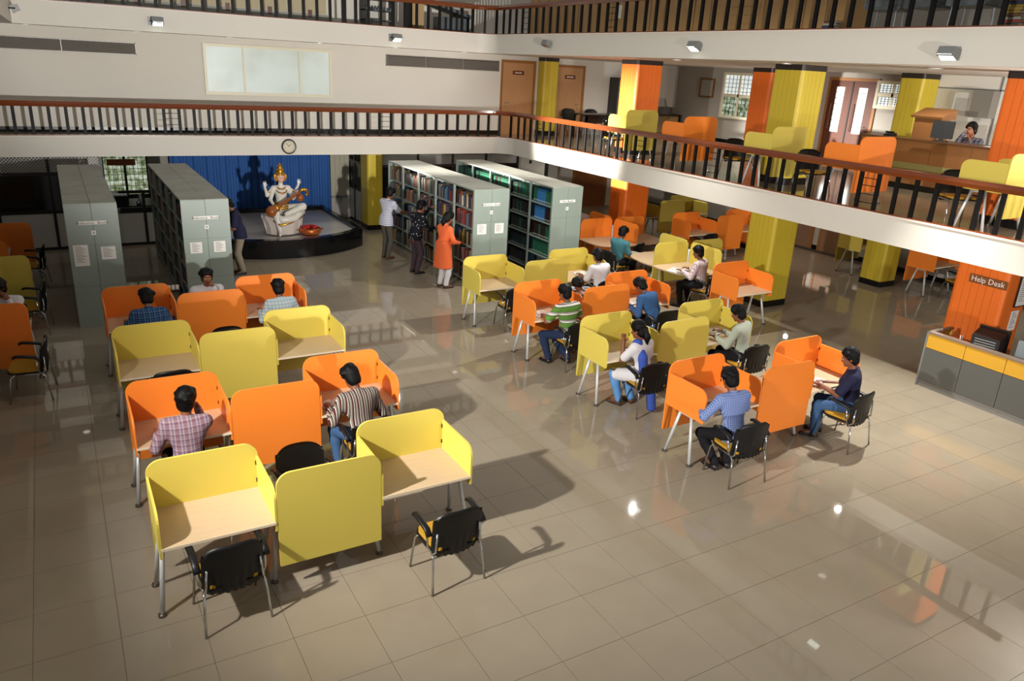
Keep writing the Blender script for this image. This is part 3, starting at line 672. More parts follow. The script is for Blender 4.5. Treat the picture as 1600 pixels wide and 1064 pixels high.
# ------------------------------------------------------------------ steel book racks
RY0, RY1, RZ, NB = 14.42, 19.35, 2.13, 5
SHZ = (0.09, 0.49, 0.89, 1.29, 1.69)
BL = (RY1 - RY0) / NB
TXT = mat('printed_text', '#7d7a78', 0.8)
def rack(x, w_, label, title, letter, papers):
    t = thing('book_rack', label, 'bookshelf', (x, RY0, 0))
    L = RY1 - RY0; hw = w_ / 2
    for k in (0, 1):
        part('end_panel', G().box((k * hw + 0.003, -0.012, 0.0), ((k + 1) * hw - 0.003, 0.0, RZ - 0.01)), RACK, t)
        part('end_panel', G().box((k * hw + 0.003, L, 0.0), ((k + 1) * hw - 0.003, L + 0.012, RZ - 0.01)), RACK, t)
    for z in (0.72, 1.43): part('seam', G().box((0.004, -0.0125, z), (w_ - 0.004, -0.0115, z + 0.004)), mat('seam_grey', '#5e6661', 0.6), t)
    for b in range(NB):
        for k in (0, 1):
            part('top_panel', G().box((k * hw + 0.003, b * BL + 0.003, RZ - 0.03), ((k + 1) * hw - 0.003, (b + 1) * BL - 0.003, RZ)), RACKTOP, t)
    sh = G().box((0.02, 0.02, -0.035), (hw - 0.01, BL - 0.02, 0)).mesh('shelf', RACK)
    for b in range(NB):
        for z in SHZ:
            for k in (0, 1): ob('shelf', sh, t, (k * hw + (0 if k == 0 else -0.01), b * BL, z))
    up = G().box((0, -0.02, 0), (0.045, 0.02, RZ - 0.03)).mesh('upright', RACK)
    for b in range(NB + 1):
        for k in (0, w_ - 0.045): ob('upright', up, t, (k, min(max(b * BL, 0.02), L - 0.02), 0))
    part('divider', G().box((hw - 0.006, 0, 0.05), (hw + 0.006, L, RZ - 0.03)), mat('rack_inside', '#4d5651', 0.6), t)
    # labels on the end
    if title:
        tw = 0.42
        s = part('title_strip', G().box((hw - tw / 2, -0.016, 1.775), (hw + tw / 2, -0.012, 1.835)), PAPER, t)
        text(title, 0.062, (hw, -0.0165, 1.803), FRONT, INK, s, 'lettering', 0.0004)
        s = part('letter_card', G().box((hw - 0.035, -0.016, 1.60), (hw + 0.035, -0.012, 1.675)), PAPER, t)
        text(letter, 0.062, (hw, -0.0165, 1.636), FRONT, INK, s, 'lettering', 0.0004)
    for (px, pz, pw, ph) in papers:
        s = part('notice', G().box((px, -0.015, pz), (px + pw, -0.012, pz + ph)), PAPER, t)
        n = int(ph / 0.028)
        g = G()
        for i in range(n):
            z = pz + ph - 0.03 - i * 0.024
            if z < pz + 0.015: break
            g.box((px + 0.03, -0.0158, z), (px + pw * (0.55 + 0.35 * ((i * 7) % 5) / 5), -0.015, z + 0.008))
        part('printed_line', g, TXT, s)
    return t
rackA = rack(0.0, 0.79, 'grey-green double book rack A at the left, back turned', 'Reference   Books', 'A', ((0.06, 1.08, 0.22, 0.36), (0.47, 1.17, 0.22, 0.22)))
rackB = rack(1.78, 0.81, 'grey-green double book rack B beside the blue curtain', 'Reference   Books', 'B', ((0.10, 1.17, 0.2, 0.2), (0.5, 1.17, 0.2, 0.2)))
rackC = rack(7.56, 0.86, 'grey-green rack of colourful books where three people browse', 'Reference   Books', 'N', ((0.10, 1.17, 0.22, 0.22), (0.53, 1.17, 0.22, 0.22)))
rackD = rack(9.55, 0.82, 'grey-green rack of green and blue binders, rightmost rack', 'Text  Books', 'K', ())

# ------------------------------------------------------------------ books and binders
BOOKC = ['#5a2a22', '#2c3a5c', '#7a3b28', '#38302b', '#8a7a5c', '#8f836c', '#2f4f4a', '#6a4630', '#94382c', '#a1873a', '#3f6b86', '#a9a294', '#4a3a52', '#6f6a62', '#20262e', '#a05a3a']
BNAME = ['maroon', 'navy', 'rust', 'dark brown', 'khaki', 'cream', 'dark teal', 'brown', 'red', 'mustard', 'steel blue', 'off-white', 'plum', 'grey', 'black', 'copper']
BMAT = [mat('book_' + n.replace(' ', '_'), c, 0.6) for n, c in zip(BNAME, BOOKC)]
PAGES = mat('book_pages', '#cfc6b2', 0.85)
def book_mesh(w_, h_, d_):
    g = G()   # spine at -x side; cover boards and page block
    c = 0.003
    g.box((0, 0, 0), (d_, c, h_)); g.box((0, w_ - c, 0), (d_, w_, h_)); g.box((-0.004, c * 0.5, 0), (0.004, w_ - c * 0.5, h_))
    g.box((0.004, c, 0.004), (d_ - 0.006, w_ - c, h_ - 0.004), 1)
    me = g.mesh('book', [BMAT[0], PAGES]); return me
SIZES = [(0.028, 0.235, 0.17), (0.04, 0.25, 0.18), (0.055, 0.27, 0.2), (0.034, 0.29, 0.2), (0.022, 0.22, 0.15), (0.065, 0.30, 0.21)]
BM = [book_mesh(*s) for s in SIZES]
NUMW = ['first', 'second', 'third', 'fourth', 'fifth', 'sixth', 'seventh', 'eighth', 'ninth', 'tenth', 'eleventh', 'twelfth', 'thirteenth', 'fourteenth', 'fifteenth', 'sixteenth', 'seventeenth', 'eighteenth', 'nineteenth', 'twentieth', 'twenty-first', 'twenty-second', 'twenty-third', 'twenty-fourth', 'twenty-fifth', 'twenty-sixth']
SHN = ['bottom', 'fourth', 'third', 'second', 'top']
BAYN = ['nearest', 'second', 'middle', 'fourth', 'farthest']
def shelf_books(x, rackname, group, bays, seed, singles, stuffname):
    rnd = random.Random(seed); left = G(); leftm = []
    cnt = 0
    order = [(b, s) for b in bays for s in (4, 3, 2, 1, 0)]
    for b, s in order:
        y = RY0 + b * BL + 0.05; yend = RY0 + (b + 1) * BL - 0.05; k = 0
        fill = yend - (0.25 * rnd.random() if rnd.random() < 0.5 else 0.03)
        base = rnd.randrange(16); single = cnt < singles
        while True:
            si = rnd.randrange(6); w_, h_, d_ = SIZES[si]
            if y + w_ > fill: break
            ci = base if rnd.random() < 0.35 else rnd.randrange(16)
            if single and k < len(NUMW):
                o = bpy.data.objects.new('book', BM[si]); COL.objects.link(o)
                o.location = (x + 0.03 + 0.03 * rnd.random(), y, SHZ[s] + 0.001)
                o.material_slots[0].link = 'OBJECT'; o.material_slots[0].material = BMAT[ci]
                if rnd.random() < 0.16: o.rotation_euler = (rnd.uniform(-0.13, -0.03), 0, 0); y += 0.03
                tag(o, '%s book, %s from near end, %s shelf, %s bay, %s' % (BNAME[ci], NUMW[k], SHN[s], BAYN[b], rackname), 'book', group); cnt += 1
            else:
                x0 = x + 0.04; left.box((x0, y, SHZ[s] + 0.001), (x0 + d_, y + w_ - 0.002, SHZ[s] + h_), ci)
            y += w_ + 0.002; k += 1
    if left.v:
        o = ob(stuffname, left.mesh(stuffname, BMAT)); o['kind'] = 'stuff'; tag(o, 'remaining books filling the other shelves of %s' % rackname, 'books')
shelf_books(7.56, 'browsed rack', 'books on the browsed rack', (0, 1, 2, 3, 4), 3, 215, 'book_filling')
shelf_books(1.78, 'rack B', 'books on rack B', (0, 1, 2, 3, 4), 11, 70, 'book_filling')
# binders on rack D
BIND = [('green', mat('binder_green', '#1f5a41', 0.45)), ('blue', mat('binder_blue', '#2f6ea6', 0.45)), ('dark brown', mat('binder_brown', '#2a1712', 0.45)), ('dark navy', mat('binder_navy', '#1c2f3c', 0.45))]
def binder_mesh():
    g = G(); g.box((0, 0, 0), (0.25, 0.068, 0.3)); g.box((-0.002, 0.022, 0.03), (0.0, 0.046, 0.055), 1); g.box((-0.002, 0.014, 0.26), (0, 0.054, 0.285), 2)
    return g.mesh('binder', [BIND[0][1], PAPER, BLACKF])
BINDM = binder_mesh(); rnd = random.Random(5)
PLAN = {(0, 4): [0, 0, 1, 1, 1, 1, 1, 0, 0, 0, 0], (0, 3): [1, 1, 1, 1, 1, 1, 2, 2, 2, 2], (0, 2): [2, 2, 2, 0, 2, 2, 2, 0, 0, 0], (0, 1): [0] * 10, (0, 0): [0] * 4}
for b in range(5):
    for s in (4, 3, 2, 1, 0):
        row = PLAN.get((b, s)) or [rnd.choice([0, 0, 0, 3, 2]) if s == 4 else rnd.choice([2, 3, 3, 2, 0]) for _ in range(11)]
        y = RY0 + b * BL + 0.06
        for k, ci in enumerate(row[::-1]):
            if y + 0.07 > RY0 + (b + 1) * BL - 0.04: break
            o = bpy.data.objects.new('binder', BINDM); COL.objects.link(o); o.location = (9.55 + 0.05, y, SHZ[s] + 0.001)
            o.material_slots[0].link = 'OBJECT'; o.material_slots[0].material = BIND[ci][1]
            tag(o, '%s box binder, %s from near end, %s shelf, %s bay' % (BIND[ci][0], NUMW[k], SHN[s], BAYN[b]), 'binder', 'binders on the rightmost rack')
            y += 0.074

# ------------------------------------------------------------------ help desk
GREYL = mat('grey_laminate', '#555550', 0.4); OCHRE = mat('ochre_laminate', '#c9962a', 0.4)
t = thing('help_counter', 'grey and ochre service counter at the right edge', 'counter', (11.87, 6.66, 0))
for k in range(4):
    y1 = -0.02 - k * 0.62; y0 = y1 - 0.612
    part('lower_panel', G().box((0, y0, 0.11), (0.03, y1, 0.66)), GREYL, t)
    part('upper_panel', G().box((0, y0, 0.668), (0.03, y1, 0.90)), OCHRE, t)
part('plinth', G().box((0.015, -2.55, 0.0), (0.04, 0.0, 0.10)), mat('steel_plinth', '#8b8a86', 0.3, metal=0.4), t)
part('edge_post', G().box((-0.008, -0.02, 0), (0.035, 0.01, 0.935)), STEEL, t)
part('ledge', G().box((-0.01, -2.55, 0.905), (0.10, 0.01, 0.935)), mat('counter_ledge', '#7b6a5c', 0.4), t)
part('end_panel', G().box((0.035, -0.02, 0.0), (0.62, 0.0, 0.90)), OCHRE, t)
part('end_ledge', G().box((0.10, -0.05, 0.905), (0.64, 0.01, 0.935)), CACHE.setdefault('x', mat('counter_ledge', '#7b6a5c')), t)
part('end_post', G().box((0.60, -0.05, 0), (0.64, 0.0, 0.905)), mat('pale_edge', '#e0b35c', 0.4), t)
part('work_top', G().box((0.03, -2.55, 0.70), (0.72, -0.06, 0.73)), BIRCH, t)
part('rear_leg', G().box((0.66, -2.5, 0), (0.70, -2.46, 0.70)), STEEL, t); part('rear_leg', G().box((0.66, -0.12, 0), (0.70, -0.08, 0.70)), STEEL, t)
# monitor (tube type) seen from behind-left, facing +x
t = thing('tube_monitor', 'bulky black monitor on the counter beneath the sign', 'monitor', (12.15, 5.85, 0.73), 0.15)
part('casing', G().prism([(-0.18, 0.10), (0.10, 0.06), (0.10, 0.44), (-0.18, 0.36)], 'y', -0.2, 0.2), mat('black_casing', '#1a1a1b', 0.35), t)
part('bezel', G().box((0.10, -0.22, 0.05), (0.15, 0.22, 0.46)), BLACKP, t)
part('stand', G().lathe([(0.12, 0), (0.12, 0.02), (0.05, 0.04), (0.05, 0.1)], n=14), BLACKP, t)
for k in range(5): part('vent_rib', G().box((-0.185, -0.15, 0.14 + k * 0.04), (-0.178, 0.15, 0.155 + k * 0.04)), STEEL, t)
t = thing('flat_monitor', 'grey-backed screen at the far right end of the counter', 'monitor', (12.2, 5.25, 0.73), 0.1)
part('casing', G().prism(rrect(-0.2, 0.2, 0.08, 0.42, (0.02,) * 4, 3), 'x', -0.03, 0.02), mat('silver_casing', '#8e979b', 0.35), t)
part('stand', G().box((-0.02, -0.03, 0), (0.02, 0.03, 0.12)), BLACKP, t); part('base', G().box((-0.1, -0.12, 0), (0.1, 0.12, 0.015)), BLACKP, t)
t = thing('pen_stand', 'small holder of pens on the counter', 'pen holder', (12.02, 6.2, 0.73))
part('cup', G().lathe([(0.035, 0), (0.04, 0.1)], n=12), BLACKP, t)
for k in range(4): part('pen', G().tube([(0.01 * k - 0.015, 0, 0.02), (0.02 * k - 0.03, 0.01, 0.26)], 0.006, 6), [PAPER, ORANGE, INK, PAPER][k], t)
t = thing('swivel_chair', 'maroon swivel chair behind the help counter', 'chair', (12.95, 5.3, 0))
part('backrest', G().prism(rrect(-0.24, 0.24, 0.5, 1.05, (0.05, 0.05, 0.14, 0.14), 5), 'x', 0.2, 0.26), mat('maroon_fabric', '#5a2018', 0.8), t)
part('seat', G().prism(rrect(-0.24, 0.24, -0.24, 0.24, (0.08,) * 4, 4), 'z', 0.42, 0.49), MATS['maroon_fabric'], t)
part('column', G().tube([(0, 0, 0.06), (0, 0, 0.42)], 0.03, 10), BLACKP, t)
for k in range(5):
    a = 2 * PI * k / 5; part('base_arm', G().tube([(0, 0, 0.09), (0.27 * math.cos(a), 0.27 * math.sin(a), 0.03)], 0.022, 6), BLACKP, t)
part('back_bracket', G().tube([(0.0, 0, 0.43), (0.22, 0, 0.45), (0.24, 0, 0.6)], 0.02, 6), BLACKP, t)
# sign and notices on the column
t = thing('help_sign', 'brown Help Desk sign on the orange column', 'sign', (12.79, 6.42, 1.74))
part('board', G().box((-0.014, -0.3, -0.07), (-0.0, 0.3, 0.07)), mat('brown_board', '#7c4513', 0.5), t)
text('Help Desk', 0.125, (-0.015, 0.0, 0.0), FACEX, PAPER, t, 'lettering', 0.0008)
t = thing('framed_notice', 'black-framed notice on the side of the orange column', 'notice', (13.28, 6.108, 1.62))
part('frame', G().box((-0.16, -0.02, -0.26), (0.16, 0, 0.26)), BLACKF, t); part('sheet', G().box((-0.14, -0.023, -0.24), (0.14, -0.02, 0.24)), PAPER, t)
g = G(); [g.box((-0.11, -0.0245, 0.19 - k * 0.035), (0.05 + 0.05 * (k % 3 - 1), -0.023, 0.2 - k * 0.035)) for k in range(11)]
part('printed_line', g, TXT, t)
t = thing('paper_notice', 'unframed white notice under the framed one', 'notice', (13.24, 6.112, 1.12))
part('sheet', G().box((-0.11, -0.006, -0.17), (0.11, 0, 0.17)), PAPER, t)
g = G(); [g.box((-0.08, -0.0075, 0.13 - k * 0.035), (0.04 + 0.04 * (k % 3 - 1), -0.006, 0.14 - k * 0.035)) for k in range(8)]
part('printed_line', g, TXT, t)

# ------------------------------------------------------------------ upstairs room: counter, partition, lectern, monitor
CTR = mat('counter_wood', '#8a5c33', 0.4, noise=0.15, scale=3, stretch=(5, 1, 1))
t = thing('service_counter', 'long brown wooden counter upstairs with a man behind', 'counter', (15.35, 7.0, Z1))
for k in range(5): part('front_panel', G().box((0, k * 0.82 + 0.004, 0.12), (0.03, (k + 1) * 0.82 - 0.004, 0.98)), CTR, t)
part('green_band', G().box((-0.006, 0, 0.42), (0.0, 4.1, 0.54)), mat('olive_band', '#8a8550', 0.5), t)
part('plinth', G().box((0.02, 0, 0), (0.05, 4.1, 0.12)), SKIRT, t)
part('counter_top', G().box((-0.05, -0.02, 0.98), (0.7, 4.12, 1.02)), mat('dark_counter_top', '#5d3a20', 0.35), t)
part('end_panel', G().box((0.03, 4.07, 0), (0.68, 4.1, 0.98)), CTR, t)
part('end_panel', G().box((0.03, 0.0, 0), (0.68, 0.03, 0.98)), CTR, t)
struct('wall_partition', G().box((17.62, 4.5, Z1), (17.70, 11.5, ZC2)), WALL)
struct('trim_3', G().box((17.60, 9.6, Z1), (17.62, 9.63, ZC2)), STEEL)
struct('trim_4', G().box((17.60, 4.5, 4.66), (17.62, 11.0, 4.69)), STEEL)
t = thing('wall_cooler', 'white box cooler with grey hood high beside upstairs yellow column', 'appliance', (17.4, 10.35, 4.0))
part('body', G().prism(rrect(-0.3, 0.12, 0.0, 0.6, (0.06,) * 4, 4), 'x', 0, 0.2), mat('cooler_white', '#c9c5ba', 0.5), t)
part('hood', G().box((-0.06, -0.75, 0.1), (0.2, -0.32, 0.65)), mat('cooler_grey', '#7d786f', 0.6), t)
part('grille', G().box((-0.01, -0.22, 0.12), (0.0, 0.05, 0.48)), GREYWALL, t)
t = thing('notice_sheet', 'grey notice sheet on the wall beside upstairs yellow column', 'notice', (17.6, 10.8, 3.5))
part('sheet', G().box((-0.01, -0.12, 0), (0, 0.12, 0.4)), mat('greyed_paper', '#a7a7a2', 0.7), t)
t = thing('lectern', 'brown wooden lectern box standing on the upstairs counter', 'lectern', (15.8, 9.85, Z1 + 1.02))
part('body', G().box((-0.18, -0.28, 0), (0.18, 0.28, 0.42)), CTR, t)
part('sloped_top', G().prism([(-0.24, 0.42), (0.22, 0.42), (0.22, 0.62), (-0.26, 0.46)], 'y', -0.36, 0.34), CTR, t)
t = thing('monitor', 'black computer monitor in front of the man upstairs', 'monitor', (15.5, 9.4, Z1 + 1.02), 0.3)
part('screen', G().prism(rrect(-0.2, 0.2, 0.06, 0.40, (0.02,) * 4, 3), 'x', -0.03, 0.03), BLACKP, t)
part('stand', G().box((-0.02, -0.04, 0), (0.02, 0.04, 0.1)), BLACKP, t); part('base', G().box((-0.08, -0.12, 0), (0.1, 0.12, 0.015)), BLACKP, t)
t = thing('desk_phone', 'dark telephone set near the far end of the counter', 'telephone', (15.6, 10.6, Z1 + 1.02))
part('base', G().prism([(-0.1, 0), (0.1, 0), (0.1, 0.06), (-0.1, 0.03)], 'y', -0.09, 0.09), BLACKP, t); part('handset', G().tube([(-0.02, -0.1, 0.075), (-0.02, 0.1, 0.075)], 0.02, 8), BLACKP, t)
t = thing('paper_slip', 'white paper lying before the man upstairs', 'paper', (15.55, 8.35, Z1 + 1.02)); part('sheet', G().box((-0.1, -0.14, 0), (0.1, 0.14, 0.006)), PAPER, t)
# back corner upstairs: notice frame, dark desk with printer, glass cabinet, table and chairs
t = thing('picture_frame', 'empty-looking framed board on wall left of barred window', 'picture', (19.08, 19.95, 4.0))
part('board', G().box((-0.02, -0.28, 0.04), (-0.01, 0.28, 0.56)), mat('frame_board', '#a9a89f', 0.6), t)
g = G(); g.box((-0.04, -0.33, 0), (0, 0.33, 0.05)); g.box((-0.04, -0.33, 0.55), (0, 0.33, 0.6)); g.box((-0.04, -0.33, 0.05), (0, -0.28, 0.55)); g.box((-0.04, 0.28, 0.05), (0, 0.33, 0.55))
part('frame', g, mat('oak_frame', '#84551f', 0.5), t)
t = thing('glass_cabinet', 'dark glass-fronted cabinet upstairs left of orange column', 'cabinet', (16.25, 21.12, Z1))
part('body', G().box((0, 0.04, 0), (0.9, 0.46, 1.85)), mat('dark_cabinet', '#33302c', 0.5), t)
for k in (0, 1): part('glass_door', G().box((0.02 + k * 0.43, 0.0, 0.05), (0.44 + k * 0.43, 0.03, 1.8)), mat('cabinet_glass', '#3e4644', 0.15), t)
t = thing('dark_table', 'dark long table upstairs in front of the second door', 'table', (14.3, 20.05, Z1))
part('table_top', G().box((0, 0, 0.70), (1.9, 0.8, 0.74)), mat('dark_table_wood', '#2c1c14', 0.3), t)
part('apron', G().box((0.05, 0.05, 0.5), (1.85, 0.08, 0.70)), MATS['dark_table_wood'], t)
for a, b in ((0.05, 0.05), (1.8, 0.05), (0.05, 0.7), (1.8, 0.7)): part('leg', G().box((a, b, 0), (a + 0.06, b + 0.06, 0.7)), BLACKF, t)
chair(14.6, 21.28, 180, 'upstairs black chair behind the dark table, nearer the door', Z1)
chair(15.5, 21.28, 180, 'upstairs black chair behind the dark table, farther right', Z1)
chair(14.9, 19.8, 10, 'upstairs black chair on the near side of the dark table', Z1)
t = thing('printer_desk', 'dark desk in the back right corner upstairs', 'desk', (17.25, 20.85, Z1))
part('desk_top', G().box((0, 0, 0.7), (1.7, 0.7, 0.74)), MATS['dark_table_wood'], t)
for a, b in ((0.03, 0.03), (1.6, 0.03), (0.03, 0.6), (1.6, 0.6)): part('leg', G().box((a, b, 0), (a + 0.06, b + 0.06, 0.7)), BLACKF, t)
part('side_board', G().box((1.2, 0.08, 0.1), (1.6, 0.6, 0.7)), TAN, t)
t = thing('round_fan', 'round black object standing on the corner desk upstairs', 'fan', (17.65, 21.2, Z1 + 0.74))
part('cage', G().lathe([(0.02, 0.1), (0.16, 0.16), (0.19, 0.27), (0.16, 0.38), (0.02, 0.44)], n=16, scale=(1, 0.5)), BLACKP, t); part('foot', G().lathe([(0.1, 0), (0.1, 0.02), (0.02, 0.04), (0.02, 0.14)], n=12), BLACKP, t)
t = thing('office_printer', 'small dark printer with paper on corner desk upstairs', 'printer', (18.4, 21.2, Z1 + 0.74))
part('body', G().prism([(-0.2, 0), (0.2, 0), (0.2, 0.18), (0.12, 0.24), (-0.2, 0.24)], 'x', -0.2, 0.2), mat('printer_grey', '#55524d', 0.5), t); part('paper_tray', G().prism([(0.12, 0.24), (0.14, 0.24), (0.24, 0.5), (0.22, 0.5)], 'x', -0.14, 0.14), GREYWALL, t)
# ------------------------------------------------------------------ glazed partitions at the back
WPANEL = mat('white_infill_panel', '#b7b4ac', 0.5)
def partition(label, x0, x1, y, bays, rz=0.0, counter=False, glass=True, lattice=True, h=ZC1, zp_=0.86):
    t = thing('glazed_partition', label, 'partition', (x0, y, 0), rz)
    L = x1 - x0; bw = L / bays
    for k in range(bays + 1): part('post', G().box((k * bw - 0.03, -0.03, 0), (k * bw + 0.03, 0.03, h)), BLACKF, t)
    for z in (0.0, zp_, h - 0.46, h - 0.05): part('rail', G().box((0, -0.025, z), (L, 0.025, z + 0.07)), BLACKF, t)
    for k in range(bays):
        part('infill_panel', G().box((k * bw + 0.03, -0.012, 0.07), ((k + 1) * bw - 0.03, 0.012, zp_)), WPANEL, t)
        if glass: part('pane', G().box((k * bw + 0.03, -0.004, zp_ + 0.07), ((k + 1) * bw - 0.03, 0.004, h - 0.46)), GLASS, t)
        if lattice:
            g = G(); a0, a1, z0, z1 = k * bw + 0.03, (k + 1) * bw - 0.03, h - 0.39, h - 0.05; st = 0.07; H = z1 - z0
            n = int((a1 - a0 + H) / st)
            for i in range(n + 1):
                for sg in (1, -1):
                    # diagonal bar clipped to the bay
                    xa = a0 - H + i * st; p0 = (max(xa, a0), z0 + max(0, a0 - xa)); p1 = (min(xa + H, a1), z0 + min(H, a1 - xa))
                    if p1[0] - p0[0] < 0.01: continue
                    q0, q1 = (p0, p1) if sg == 1 else ((a0 + a1 - p0[0], p0[1]), (a0 + a1 - p1[0], p1[1]))
                    dx, dz = q1[0] - q0[0], q1[1] - q0[1]; l = math.hypot(dx, dz); nx, nz = -dz / l * 0.008, dx / l * 0.008
                    y_ = 0.006 * sg
                    g.add([(q0[0] - nx, y_, q0[1] - nz), (q1[0] - nx, y_, q1[1] - nz), (q1[0] + nx, y_, q1[1] + nz), (q0[0] + nx, y_, q0[1] + nz)], [(0, 1, 2, 3)])
            part('lattice', g, mat('lattice_grey', '#c4c2bb', 0.5), t)['kind'] = 'stuff'
    return t
partition('dark glazed partition with white lower panels behind rack A', -4.5, 0.9, 20.62, 5)
partition('low white-panelled partition between racks A and B', 0.96, 2.5, 20.62, 2, glass=False, lattice=False, h=0.0 + 1.32, zp_=0.80)
partition('dark partition with white lattice above the racks C and D', 8.0, 12.5, 21.0, 4)
partition('glazed partition with white lower panels, between curtain and yellow column', 7.62, 9.4, 23.35, 3, rz=-PI / 2, zp_=0.95, lattice=False)
# white wall bit and post right of the lattice
t = thing('control_panel', 'white wall panel with a dark post beside the lattice', 'panel', (12.56, 21.2, 0))
part('board', G().box((0, 0, 0.1), (1.1, 0.05, 2.15)), mat('panel_white', '#bdb8ae', 0.6), t)
part('post', G().box((1.1, -0.03, 0), (1.22, 0.06, 2.17)), BLACKF, t)
part('switch', G().box((0.5, -0.02, 1.75), (0.58, 0, 1.85)), BLACKP, t)
# paper stacks on a shelf behind the left partition
t = thing('store_shelf', 'dark shelf of paper stacks behind the left glazed partition', 'shelf', (-3.6, 21.3, 0))
for z in (0.85, 1.35): part('shelf_board', G().box((0, 0, z), (4.2, 0.5, z + 0.03)), BLACKF, t)
for x in (0, 2.08, 4.16): part('upright', G().box((x, 0, 0), (x + 0.04, 0.5, 1.9)), BLACKF, t)
rnd = random.Random(2)
for k in range(11):
    z = 0.881 if k % 2 else 1.381; n = rnd.randrange(4, 8)
    g = G(); zz = 0
    for i in range(n):
        h_ = rnd.uniform(0.03, 0.06); a = rnd.uniform(-0.02, 0.02); g.box((-0.15 + a, -0.12, zz), (0.15 + a, 0.12, zz + h_ - 0.004)); zz += h_
    o = ob('paper_stack', g.mesh('paper_stack', mat('buff_paper', '#8a8068', 0.8)), None, (-3.3 + 0.37 * k + (0.12 if k == 5 else 0), 21.52, z))
    tag(o, '%s stack of buff papers from left, %s board of the dark shelf' % (NUMW[k // 2], 'lower' if k % 2 else 'upper'), 'paper', 'paper stacks behind glass')
# garden window and table between racks A and B
t = bpy.data.objects.new('window_4', None); COL.objects.link(t); t['kind'] = 'structure'; t.location = (1.05, 22.72, 0.85)
part('pane', G().box((0, 0, 0), (1.0, 0.01, 1.3)), GARDEN, t)
for a, b in (((-0.05, -0.03, 0), (0.0, 0.02, 1.3)), ((0.46, -0.03, 0), (0.52, 0.02, 1.3)), ((1.0, -0.03, 0), (1.05, 0.02, 1.3)), ((-0.05, -0.03, -0.05), (1.05, 0.02, 0.06))): part('frame_bar', G().box(a, b), BLACKF, t)
for k in range(1, 10): part('grille_bar', G().box((0.1 * k - 0.006, -0.02, 0), (0.1 * k + 0.006, -0.012, 1.3)), mat('grille_cream', '#a9a78e', 0.5), t)
for k in range(1, 9): part('grille_bar', G().box((0, -0.022, 0.145 * k - 0.006), (1.0, -0.014, 0.145 * k + 0.006)), MATS['grille_cream'], t)
part('shutter_box', G().box((0.08, -0.06, 0.82), (0.75, -0.02, 0.98)), mat('rust_box', '#8a4a1f', 0.6), t)
t = thing('dark_side_table', 'dark table behind the low partition between racks A and B', 'table', (0.95, 21.0, 0))
part('table_top', G().box((0, 0, 0.86), (1.5, 1.1, 0.90)), BLACKP, t)
for a, b in ((0.03, 0.03), (1.4, 0.03), (0.03, 1.0), (1.4, 1.0)): part('leg', G().box((a, b, 0), (a + 0.06, b + 0.06, 0.86)), BLACKF, t)
t = thing('black_box', 'black box with a white paper on the dark side table', 'box', (1.25, 21.45, 0.90))
part('body', G().box((-0.2, -0.15, 0), (0.2, 0.15, 0.2)), BLACKP, t); part('paper_sheet', G().box((-0.18, -0.14, 0.2), (0.17, 0.12, 0.206)), PAPER, t)
t = thing('water_bottle', 'clear bottle standing on the dark side table', 'bottle', (1.72, 21.4, 0.90)); part('body', G().lathe([(0.04, 0), (0.042, 0.15), (0.02, 0.2)], n=12), mat('bottle_plastic', '#a9b0ac', 0.2), t, True); part('cap', G().lathe([(0.018, 0.2), (0.018, 0.225)], n=10), PAPER, t)
t = thing('steel_tumbler', 'shiny tumbler in front of the bottle', 'tumbler', (1.64, 21.12, 0.90)); part('body', G().lathe([(0.035, 0), (0.042, 0.09), (0.036, 0.09), (0.03, 0.01)], n=12), CHROME, t, True)
t = thing('book_trolley', 'low dark stand with a row of white label cards', 'stand', (0.92, 12.95, 0))
part('shelf_board', G().box((0, 0, 0.9), (0.6, 0.2, 0.93)), BLACKF, t); part('shelf_board', G().box((0, 0, 0.4), (0.6, 0.2, 0.43)), BLACKF, t)
for a in (0, 0.56): part('end_panel', G().box((a, 0, 0), (a + 0.04, 0.2, 0.93)), BLACKF, t)
for k in range(8): ob('label_card', cm('card', lambda: G().box((0, 0, 0), (0.045, 0.012, 0.075)).mesh('label_card', PAPER)), t, (0.04 + k * 0.062 + (0.03 if k > 3 else 0), 0.05, 0.931))

# ------------------------------------------------------------------ blue curtain
CURT = mat('blue_curtain_cloth', '#2a5796', 0.85, noise=0.08, scale=3)
g = G(); nx = 180; X0, X1 = 2.62, 6.95
ys = [22.52 + 0.045 * math.sin(i * 0.9) + 0.025 * math.sin(i * 0.37 + 1) for i in range(nx + 1)]
vs = []
for z, k in ((0.03, 1.15), (1.0, 1.0), (2.05, 0.8), (2.17, 0.6)):
    vs += [(X0 + (X1 - X0) * i / nx, 22.52 + (ys[i] - 22.52) * k, z) for i in range(nx + 1)]
o = nx + 1
g.add(vs, [(j * o + i, j * o + i + 1, (j + 1) * o + i + 1, (j + 1) * o + i) for j in range(3) for i in range(nx)])
t = thing('curtain', 'wide pleated blue curtain behind the seated statue', 'curtain', (0, 0, 0))
part('cloth', g, CURT, t, True)
part('curtain_rod', G().tube([(X0 - 0.05, 22.52, 2.165), (X1 + 0.05, 22.52, 2.165)], 0.015, 8), BLACKF, t)
t = thing('blind', 'pale cream vertical blind at right end of the blue curtain', 'blind', (7.02, 22.62, 0.15))
for k in range(8): part('slat', G().box((k * 0.072, -0.01 + 0.008 * (k % 2), 0.55), (k * 0.072 + 0.068, 0.004 + 0.008 * (k % 2), 2.0)), mat('cream_blind', '#a7a28e', 0.8), t)
part('sill', G().box((0, -0.03, 0.48), (0.58, 0.02, 0.55)), STEEL, t); part('lower_panel', G().box((0, -0.012, -0.12), (0.58, 0.006, 0.48)), GREYWALL, t)

